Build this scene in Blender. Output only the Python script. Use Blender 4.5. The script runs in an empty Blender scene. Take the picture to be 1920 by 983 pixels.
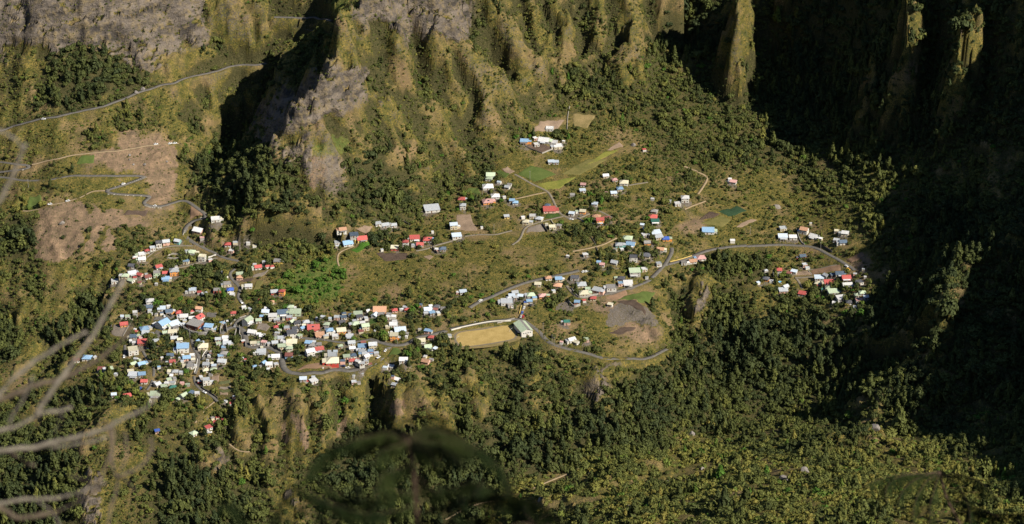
import bpy, bmesh, math, random
import numpy as np
from mathutils import Vector, Matrix

# ------------------------------------------------------------------ camera, sky, sun, exposure
C = bpy.context.scene
COL = C.collection
R = math.radians
CAM_H = 1020.0
PITCH = R(27.0)
HFOV = R(24.0)
FPX = 960.0 / math.tan(HFOV / 2)          # focal length in pixels of the 1920 px wide photograph
cam_d = bpy.data.cameras.new("camera")
cam = bpy.data.objects.new("camera", cam_d)
COL.objects.link(cam)
cam.location = (0, 0, CAM_H)
cam.rotation_euler = (math.pi / 2 - PITCH, 0, 0)
cam_d.sensor_width = 36.0
cam_d.angle = HFOV
cam_d.clip_start = 0.1
cam_d.clip_end = 30000
cam_d.dof.use_dof = True
cam_d.dof.focus_distance = 2150.0
cam_d.dof.aperture_fstop = 7.2
C.camera = cam

SUN_AZ = R(-33.0)                          # direction towards the sun, measured from +X (picture right), negative = camera side
SUN_EL = R(40.0)
S = Vector((math.cos(SUN_EL) * math.cos(SUN_AZ), math.cos(SUN_EL) * math.sin(SUN_AZ), math.sin(SUN_EL)))
w = bpy.data.worlds.new("World"); C.world = w; w.use_nodes = True
nt = w.node_tree
sky = nt.nodes.new("ShaderNodeTexSky"); sky.sky_type = 'NISHITA'; sky.sun_disc = False
sky.sun_elevation = SUN_EL
sky.sun_rotation = math.atan2(S.x, S.y)
sky.air_density = 1.0; sky.dust_density = 0.0; sky.ozone_density = 2.5; sky.altitude = 1200
bg = nt.nodes["Background"]; bg.inputs[1].default_value = 0.068
nt.links.new(sky.outputs[0], bg.inputs[0])
sun_d = bpy.data.lights.new("sun", 'SUN'); sun_d.energy = 5.0; sun_d.angle = R(0.5); sun_d.color = (1.0, 0.925, 0.78)
sun = bpy.data.objects.new("sun", sun_d); COL.objects.link(sun)
sun.rotation_euler = S.to_track_quat('Z', 'Y').to_euler()
C.view_settings.view_transform = 'Standard'
C.view_settings.look = 'None'
C.view_settings.exposure = 0.66
C.view_settings.gamma = 1.0
C.cycles.max_bounces = 4
C.cycles.diffuse_bounces = 1
C.cycles.use_denoising = True

rng = np.random.default_rng(7)
random.seed(7)

# ------------------------------------------------------------------ picture rays
CP, SP = math.cos(PITCH), math.sin(PITCH)
def rays(px, py):
    u = (np.asarray(px, float) - 960.0) / FPX
    v = (491.5 - np.asarray(py, float)) / FPX
    return u, CP + v * SP, -SP + v * CP
def project(x, y, z):
    dz = z - CAM_H
    f = y * CP - dz * SP
    up = y * SP + dz * CP
    f = np.where(np.abs(f) < 1e-3, 1e-3, f)
    return 960 + FPX * x / f, 491.5 - FPX * up / f, f

# ------------------------------------------------------------------ noise
def vnoise(x, y, seed):
    xi = np.floor(x).astype(np.int64); yi = np.floor(y).astype(np.int64)
    fx = x - xi; fy = y - yi
    fx = fx * fx * fx * (fx * (fx * 6 - 15) + 10); fy = fy * fy * fy * (fy * (fy * 6 - 15) + 10)
    def h(a, b):
        n = (a * 374761393 + b * 668265263 + seed * 974634777) & 0x7fffffff
        n = ((n ^ (n >> 13)) * 1274126177) & 0x7fffffff
        n = (n ^ (n >> 16)) & 0xffff
        return n / 32767.5 - 1.0
    a = h(xi, yi); b = h(xi + 1, yi); c = h(xi, yi + 1); d = h(xi + 1, yi + 1)
    return (a * (1 - fx) + b * fx) * (1 - fy) + (c * (1 - fx) + d * fx) * fy
def fbm(x, y, seed, octv=4, g=0.5):
    s = 0; a = 1; t = 0
    for i in range(octv):
        s = s + a * vnoise(x * 2 ** i, y * 2 ** i, seed + i * 17); t += a; a *= g
    return s / t
def ridged(x, y, seed, octv=3):
    s = 0; a = 1; t = 0
    for i in range(octv):
        s = s + a * (1 - 2 * np.abs(vnoise(x * 2 ** i, y * 2 ** i, seed + i * 31))); t += a; a *= 0.5
    return s / t
def smooth(a, b, x):
    t = np.clip((x - a) / (b - a), 0, 1); return t * t * (3 - 2 * t)

# ------------------------------------------------------------------ the lie of the land: slopes seen in the photograph, integrated into heights
SX = [80, 240, 400, 560, 720, 880, 1040, 1200, 1360, 1520, 1680, 1840]
SLOPE = np.array([
 [55,55,50,40,32,30,25,22,20,22,25,28,28,25,20,12, 8,12,16,18,20,20,20,20,20],
 [55,50,40,35,30,28,25,20,20,20,22,22,12,15, 8, 6, 6, 8,12,20,22,22,22,22,22],
 [45,40,35,32,30,28,28,25,22,15,12, 8, 6, 8, 6, 5, 6,10,15,25,28,28,25,25,25],
 [40,35,22,25,35,38,35,30,28,25,20,14,10, 8, 6, 5, 5, 8,30,38,38,35,32,30,30],
 [52,52,48,45,42,40,36,32,28,22,10, 6, 6, 6, 6, 4, 4,10,32,38,35,32,30,28,28],
 [52,48,45,42,40,36,32,26,16, 8, 6, 6, 8, 8, 7, 4, 8,28,34,34,32,30,28,25,22],
 [50,48,42,36,28,16,10, 8, 8, 8, 8, 8,10,10, 8, 8,14,32,34,32,28,22, 5,-18,-24],
 [60,58,48,25,16,12, 9, 8, 8, 8, 8, 9,10,10,10,14,18,32,32,28,20, 0,-20,-24,-24],
 [62,62,58,30,18,14,11,10, 9, 8, 8, 8,14,22,24,24,25,26,26,15,-8,-20,-24,-24,-24],
 [62,62,60,45,28,20,15,12,10, 8, 8, 6, 8, 8,14,22,24,26,24, 0,-18,-22,-24,-24,-24],
 [62,62,60,55,45,35,28,22,18,14,10, 8, 8,10,14,20,22,24,20, 2,-15,-20,-24,-24,-24],
 [62,62,60,58,52,45,38,30,25,20,16,14,14,14,14,14,14,14, 8, 0,-12,-18,-22,-24,-24]], float).T  # rows (25) x cols (12)
ANX = [0, 200, 300, 600, 900, 1150, 1250, 1350, 1500, 1650, 1750, 1920]
ANZ = [-45, -20, -15, -3, 0, -5, -15, -30, -26, -5, 5, 30]

def build_base():
    pxs = np.arange(-520, 2480, 8.0)
    pys = np.arange(-560, 1200, 4.0)
    rows = np.clip((pys - 20) / 40, 0, 24)
    def interp_cols(row):
        i = int(math.floor(row)); j = min(i + 1, 24); f = row - i
        return np.interp(pxs, SX, SLOPE[i] * (1 - f) + SLOPE[j] * f)
    anchor = np.interp(pxs, ANX, ANZ)
    k0 = int(np.argmin(np.abs(pys - 640)))
    D = np.zeros((len(pys), len(pxs))); Z = np.zeros_like(D)
    def k_of(py):
        _, ry, rz = rays(0, py); return -rz / ry
    D[k0] = (CAM_H - anchor) / k_of(pys[k0]); Z[k0] = anchor
    for step in (-1, 1):
        i = k0
        while 0 <= i + step < len(pys):
            s = np.tan(np.radians(interp_cols(rows[i + step])))
            if pys[i + step] < -60: s = s * 0.8
            k = k_of(pys[i + step])
            Dn = (CAM_H - Z[i] + s * D[i]) / (s + k)
            Z[i + step] = Z[i] + s * (Dn - D[i]); D[i + step] = Dn
            i += step
    u = (pxs - 960) / FPX
    _, ry, _ = rays(0, pys)
    X = D / ry[:, None] * u[None, :]
    return X, D, Z

GX0, GY0, GS = -1240.0, 1000.0, 8.0
GNX, GNY = 311, 241
def blur(a, s):
    r = int(3 * s) + 1
    k = np.exp(-0.5 * (np.arange(-r, r + 1) / s) ** 2); k /= k.sum()
    for ax in (0, 1):
        p = [(0, 0), (0, 0)]; p[ax] = (r, r)
        q = np.pad(a, p, mode='constant'); o = np.zeros_like(a)
        for i, kk in enumerate(k):
            o += kk * (q[i:i + a.shape[0], :] if ax == 0 else q[:, i:i + a.shape[1]])
        a = o
    return a
def base_grid():
    X, D, Z = build_base()
    m = (X > GX0) & (X < GX0 + GS * (GNX - 1)) & (D > GY0) & (D < GY0 + GS * (GNY - 1))
    x = (X[m] - GX0) / GS; y = (D[m] - GY0) / GS; z = Z[m]
    A = np.zeros((GNY, GNX)); W = np.zeros((GNY, GNX))
    ix = np.round(x).astype(int); iy = np.round(y).astype(int)
    np.add.at(A, (iy, ix), z); np.add.at(W, (iy, ix), 1.0)
    A = np.where(W > 0, A / np.maximum(W, 1), 0); W = (W > 0) * 1.0
    A *= W
    out = None
    for s in (40, 24, 14, 8, 5, 3, 1.8):
        w_ = blur(W, s); a_ = blur(A, s)
        zl = a_ / np.maximum(w_, 1e-6)
        if out is None: out = zl
        else:
            k = smooth(0.02, 0.30, w_); out = out * (1 - k) + zl * k
    return out
ZB = base_grid()

# one tensor grid carries the whole terrain: fine where the picture looks, coarse out to the horizon
def spaced(lo, a, b, hi, fine, grow):
    mid = list(np.arange(a, b + 1e-6, fine))
    l = []; s = fine; x = a
    while x > lo: s *= grow; x -= s; l.append(x)
    r = []; s = fine; x = mid[-1]
    while x < hi: s *= grow; x += s; r.append(x)
    return np.array(l[::-1] + mid + r)
XS = spaced(-5000, -600, 720, 5000, 2.0, 1.25)
yn = list(np.arange(-24, 40, 3.0)) + list(40 + np.cumsum(3.0 * 1.22 ** np.arange(1, 24)))
yn = [v for v in yn if v < 1180]
YS = np.array([-2000, -1200, -700, -400, -220, -120, -70, -40] + yn + list(spaced(1195, 1200, 2420, 9000, 2.0, 1.25)[1:]))
YS = np.unique(np.round(YS, 3))
YS = YS[np.concatenate([[True], np.diff(YS) > 0.9])]

def cubic_matrix(coords, n):
    c = np.clip(coords, 0.001, n - 1.001); i = np.floor(c).astype(int); f = c - i
    M = np.zeros((len(c), n))
    ws = [-0.5 * f ** 3 + f ** 2 - 0.5 * f, 1.5 * f ** 3 - 2.5 * f ** 2 + 1, -1.5 * f ** 3 + 2 * f ** 2 + 0.5 * f, 0.5 * f ** 3 - 0.5 * f ** 2]
    for k in range(4):
        j = np.clip(i + k - 1, 0, n - 1); np.add.at(M, (np.arange(len(c)), j), ws[k])
    return M
GXX, GYY = np.meshgrid(XS, YS)
ZG = cubic_matrix((YS - GY0) / GS, GNY) @ ZB @ cubic_matrix((XS - GX0) / GS, GNX).T
far = np.maximum(0, GYY - 2700); ZG += np.minimum(far * 0.45, 900)
prof = np.interp(YS, [-2000, -400, -120, -24, 0, 6, 25, 100, 400, 700, 1000, 1400], [1500, 1250, 1100, 1036, 1018.2, 1011.5, 995, 930, 680, 460, 255, 60])[:, None] + 0 * GXX
kb = smooth(950, 1330, GYY)
ZG = prof * (1 - kb) + ZG * kb

def sample(Zg, x, y):
    x = np.clip(x, XS[0], XS[-1] - 1e-3); y = np.clip(y, YS[0], YS[-1] - 1e-3)
    i = np.clip(np.searchsorted(XS, x, side='right') - 1, 0, len(XS) - 2); j = np.clip(np.searchsorted(YS, y, side='right') - 1, 0, len(YS) - 2)
    fx = (x - XS[i]) / (XS[i + 1] - XS[i]); fy = (y - YS[j]) / (YS[j + 1] - YS[j])
    return (Zg[j, i] * (1 - fx) + Zg[j, i + 1] * fx) * (1 - fy) + (Zg[j + 1, i] * (1 - fx) + Zg[j + 1, i + 1] * fx) * fy
def hit(px, py, dz=0.0):
    """where the ray through a photograph pixel meets the land (raised by dz)"""
    px = np.atleast_1d(np.asarray(px, float)); py = np.atleast_1d(np.asarray(py, float))
    u, ry, rz = rays(px, py)
    t = np.full(px.shape, 1150.0); done = np.zeros(px.shape, bool); t0 = t.copy()
    for _ in range(560):
        z = CAM_H + t * rz
        below = z <= sample(ZG, t * u, t * ry) + dz
        done |= below
        if done.all(): break
        t0 = np.where(done, t0, t); t = np.where(done, t, t + 4.0)
    lo, hi = t0.copy(), t.copy()
    for _ in range(12):
        m = 0.5 * (lo + hi); b = CAM_H + m * rz <= sample(ZG, m * u, m * ry) + dz
        hi = np.where(b, m, hi); lo = np.where(b, lo, m)
    return hi * u, hi * ry, CAM_H + hi * rz
def zoom(x0, y0, s, pts):
    return [(x0 + a / s, y0 + b / s) for a, b in pts]

# ridges (+) and gullies (-): picture polyline, height, half width in metres
RIDGES = [
 ([(700,-20),(660,20),(638,60),(632,115),(600,150),(560,185),(515,228),(495,262)], 82, 46, 0.3, 2.2),
 ([(734,5),(785,43),(836,71),(887,102),(950,165),(985,210)], 26, 24),
 ([(1185,-40),(1190,30),(1188,75),(1182,108)], 34, 26),
 ([(1110,-40),(1120,30),(1110,90)], 14, 22),
 ([(1398,-30),(1380,20),(1366,75),(1360,132)], 100, 16, 0.85),
 ([(1060,0),(1055,60),(1045,110),(1060,150)], 14, 18),
 ([(1000,0),(1005,60),(1015,120),(1040,160)], 14, 18),
 ([(965,30),(985,90),(1010,150),(1030,180)], 12, 18),
 ([(930,20),(950,80),(975,140),(1000,200)], 12, 22),
 ([(1705,-20),(1700,50),(1692,110),(1688,175)], 92, 26, 0.7),
 ([(1810,20),(1800,90),(1796,150),(1790,215)], 70, 22, 0.7),
 ([(1640,90),(1630,150),(1620,210)], 34, 22),
 ([(840,60),(860,120),(900,180),(940,240)], 20, 20),
 ([(700,60),(735,120),(750,180),(770,240)], 20, 18),
 ([(650,190),(640,240),(625,280),(600,330)], 14, 24),
 ([(1960,400),(1850,470),(1775,540),(1745,620),(1735,700)], 52, 88),
 ([(545,725),(560,770),(592,830)], 22, 20), ([(770,715),(800,755),(848,790)], 24, 20), ([(735,735),(752,785)], 14, 13),
 ([(1100,690),(1130,722),(1112,770)], 9, 16), ([(1322,515),(1305,590)], 9, 10), ([(458,775),(458,848)], 6, 14),
 ([(397,845),(389,895)], 6, 14), ([(172,870),(160,990)], 8, 16), ([(250,760),(140,830)], 10, 18),
 ([(990,945),(1125,905),(1190,872),(1260,865)], 13, 26), ([(880,700),(900,740),(905,800)], 9, 14), ([(1000,690),(1015,740),(1000,800)], 5, 16),
 ([(1650,785),(1620,820),(1500,830)], 10, 24), ([(40,540),(30,600)], 9, 18), ([(130,580),(110,625)], 8, 14),
 ([(450,60),(470,90),(490,118)], 8, 14), ([(1180,560),(1235,610),(1245,655)], 6, 16),
 ([(850,170),(868,205),(880,250)], -12, 12), ([(820,110),(850,170),(880,235)], 12, 14), ([(905,60),(940,120),(970,190)], -12, 12), ([(575,300),(600,345),(640,380)], 8, 14), ([(690,180),(700,240),(690,290)], -12, 14),
 ([(0,60),(60,55),(180,50),(262,32),(380,-4)], 7, 8), ([(40,15),(48,40),(52,66)], -9, 8), ([(112,10),(150,40),(192,56)], -11, 9), ([(206,70),(225,105),(258,122)], -11, 12), ([(228,58),(250,90),(268,122)], 9, 10), ([(300,10),(320,50),(350,90)], -8, 10),
 ([(600,720),(610,780),(620,840)], 15, 15), ([(500,750),(515,800),(520,850)], 14, 15), ([(820,720),(840,760)], 9, 12),
 # gullies
 ([(772,20),(778,64),(767,102),(778,153),(790,210),(800,260)], -24, 18), ([(884,10),(887,89),(925,122),(942,160)], -24, 18),
 ([(701,15),(681,51),(694,102),(701,140)], -17, 14), ([(962,15),(980,51),(993,107),(1018,153)], -20, 14), ([(1018,0),(1016,51),(1034,107)], -20, 13),
 ([(1067,40),(1075,80),(1087,115)], -12, 13), ([(1085,20),(1095,70),(1090,120)], -12, 12), ([(1212,-30),(1225,60),(1240,105)], -22, 22),
 ([(1275,-30),(1275,60),(1290,118)], -84, 64), ([(1450,-20),(1440,60),(1450,150)], -42, 40), ([(1560,0),(1570,90),(1560,190)], -22, 34),
 ([(1745,0),(1745,90),(1740,200)], -20, 22), ([(1860,60),(1850,160),(1840,260)], -22, 24),
 ([(580,80),(532,145),(490,200),(462,250),(432,305),(400,345)], -76, 60),
 ([(374,41),(420,74),(465,112)], -12, 14), ([(715,718),(700,790),(690,840)], -22, 20), ([(640,725),(640,800),(650,860)], -14, 20),
 ([(1272,535),(1285,640),(1290,700)], -14, 20), ([(432,771),(420,885)], -6, 16), ([(205,555),(150,640),(60,735)], -20, 30),
 ([(960,285),(830,368),(720,408),(600,465),(545,520)], -7, 26), ([(1700,560),(1700,640),(1690,720)], -16, 36), ([(1350,540),(1360,620),(1340,720)], -8, 26),
]
offs = np.zeros_like(ZG)
ZG0 = ZG.copy()
for pts, amp, wd, *tp in RIDGES:
    wr = tp[1] if len(tp) > 1 else 1.0; tp = tp[0] if tp else 0.3
    px, py = zip(*pts)
    n = 6 * (len(pts) - 1) + 1
    tt = np.linspace(0, len(pts) - 1, n)
    px = np.interp(tt, range(len(pts)), px); py = np.interp(tt, range(len(pts)), py)
    bq = np.linspace(0, 1, n); x, y, z = hit(px, py, amp * smooth(0, 0.18, bq + 0.06) * smooth(0, tp, 1.0 - bq + 0.03))
    lx, ly = x.min() - wd * 1.5 * wr, y.min() - wd * 1.5; hx, hy = x.max() + wd * 1.5 * wr, y.max() + wd * 1.5
    i0, i1 = np.searchsorted(XS, [lx, hx]); j0, j1 = np.searchsorted(YS, [ly, hy])
    if i1 <= i0 or j1 <= j0: continue
    gx = GXX[j0:j1, i0:i1]; gy = GYY[j0:j1, i0:i1]
    jx = gx + 9 * fbm(gx / 20, gy / 20, 91, 3, 0.6); jy = gy + 9 * fbm(gx / 20, gy / 20, 92, 3, 0.6)
    best = np.full(gx.shape, 1e9); bs = np.zeros(gx.shape); bt = np.zeros(gx.shape)
    for k in range(n - 1):
        ax, ay, bx, by = x[k], y[k], x[k + 1], y[k + 1]
        L2 = max((bx - ax) ** 2 + (by - ay) ** 2, 1e-6)
        t = np.clip(((jx - ax) * (bx - ax) + (jy - ay) * (by - ay)) / L2, 0, 1)
        d = np.hypot(jx - ax - t * (bx - ax), jy - ay - t * (by - ay))
        cr = (bx - ax) * (jy - ay) - (by - ay) * (jx - ax); m = d < best; bs = np.where(m, cr, bs); best = np.where(m, d, best); bt = np.where(m, (k + t) / (n - 1), bt)
    best = np.where(bs > 0, best / wr, best)
    prof_ = np.clip(1 - best / wd, 0, 1) ** 1.05
    taper = smooth(0, 0.18, bt + 0.06) * smooth(0, tp, 1.0 - bt + 0.03)
    offs[j0:j1, i0:i1] += amp * prof_ * taper * (1 + 0.22 * fbm(gx / 18, gy / 22, 93, 3, 0.5))
ZG += offs

# the mountain on the right whose crest throws the great shadow: its height follows from where that shadow ends
CRX = 640.0
BND = [(1692,285),(1672,325),(1645,400),(1636,450),(1625,505),(1668,560),(1700,620),(1690,700),(1690,770),(1765,835),(1830,868),(1900,930)]
bx, by, bz = hit([p[0] for p in BND], [p[1] for p in BND])
th = (CRX - bx) / S.x
cy = by + S.y * th; cz = bz + S.z * th
# further back the crest is jagged: towers that keep the recesses dark, notches that let the sun onto the buttresses
JAG = [(1934,354),(1958,361),(1980,366),(1995,392),(2011,440),(2028,448),(2037,482),(2060,490),(2095,490),(2160,480),(2400,620)]
k_ = cy < 1928
cy = np.concatenate([cy[k_], [a for a, _ in JAG]]); cz = np.concatenate([cz[k_], [b for _, b in JAG]])
order = np.argsort(cy)
CRY, CRZ = cy[order], cz[order]
crest = np.interp(YS, CRY, CRZ)
crest = crest + np.maximum(0, YS - CRY[-1]) * 0.55 + 4 * fbm(YS / 30, YS * 0, 5, 3)
crest = np.where(YS < CRY[0], CRZ[0] * smooth(CRY[0] - 700, CRY[0], YS) + prof[:, 0] * (1 - smooth(CRY[0] - 700, CRY[0], YS)), crest)
rise = np.clip((GXX - 455) / (CRX - 455), 0, 1) ** 2.2      # steepens to the crest
ZG = np.where(GXX > 455, ZG * (1 - rise) + np.maximum(ZG, crest[:, None]) * rise, ZG)

# relief: ribs running down the steep faces, lumps on the gentle ground
gy_, gx_ = np.gradient(ZG, YS, XS)
SL0 = np.degrees(np.arctan(np.hypot(gx_, gy_)))
steep = smooth(14, 38, SL0) * (GYY > 1150)
wx = GXX + 14 * fbm(GXX / 60, GYY / 60, 11, 2)
kd = smooth(-190, -140, GXX) * (1 - smooth(10, 70, GXX)) * smooth(2060, 2110, GYY)      # ribs of the central mountain run down to the right
dg = 1.15 * kd * (GYY - 2150)
rib = ridged((wx + dg) / 46, GYY / 150, 21, 5)
lump = fbm(GXX / 26, GYY / 30, 31, 4)
fine_ = fbm(GXX / 7, GYY / 7, 41, 2)
rib2 = ridged((GXX + dg) / 15 + 0.6 * fbm(GXX / 20, GYY / 20, 43, 2), GYY / 34, 45, 4)
ledge = ridged(GXX / 90, ZG / 17 + 0.8 * fbm(GXX / 50, GYY / 50, 46, 2), 47, 2) + 0.6 * fbm(GXX / 10, ZG / 7, 48, 3)
cliff = smooth(33, 50, SL0) * (GYY > 1700)
near = (GYY < 1850) * smooth(1200, 1230, GYY) * smooth(-30, -12, np.degrees(np.arctan(-gy_)) * -1.0 * 0 + np.where(gy_ < -0.12, 0, -40))
ZG += steep * ((6.0 + 3.0 * kd) * rib + 2.0 * lump + 3.4 * rib2 + 1.2 * fine_) + cliff * 2.8 * ledge + (1 - steep) * (GYY > 1150) * (1.1 * fbm(GXX / 55, GYY / 45, 51, 3) + 0.25 * fine_)
ZG += near * (7.0 * fbm(GXX / 75, GYY / 60, 62, 4, 0.55) + 1.5 * ridged(GXX / 28, GYY / 28, 63, 2))
ZG += (GYY < 1150) * (GYY > 60) * 8 * fbm(GXX / 80, GYY / 80, 61, 3)
# ------------------------------------------------------------------ what stands where (positions read off the photograph, placed on the land they stand on)
ZR = {1:(200,420,7.99),2:(200,540,9.545),3:(340,540,9.545),4:(480,560,9.545),5:(640,560,9.545),6:(130,630,7.99),7:(340,620,9.545),8:(520,630,7.99),
      9:(340,680,7.99),10:(380,440,7.99),11:(620,380,6.857),12:(780,300,6.857),13:(920,490,5.647),14:(1040,390,7.385),15:(1400,400,7.385),16:(1400,480,7.385),
      17:(960,250,3.931),18:(480,500,3.931),19:(0,733,3.931),20:(960,0,3.931),21:(0,250,3.931),22:(960,500,3.931),23:(0,0,3.931),24:(480,250,3.931),25:(480,0,3.931),26:(480,733,3.931)}
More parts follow.
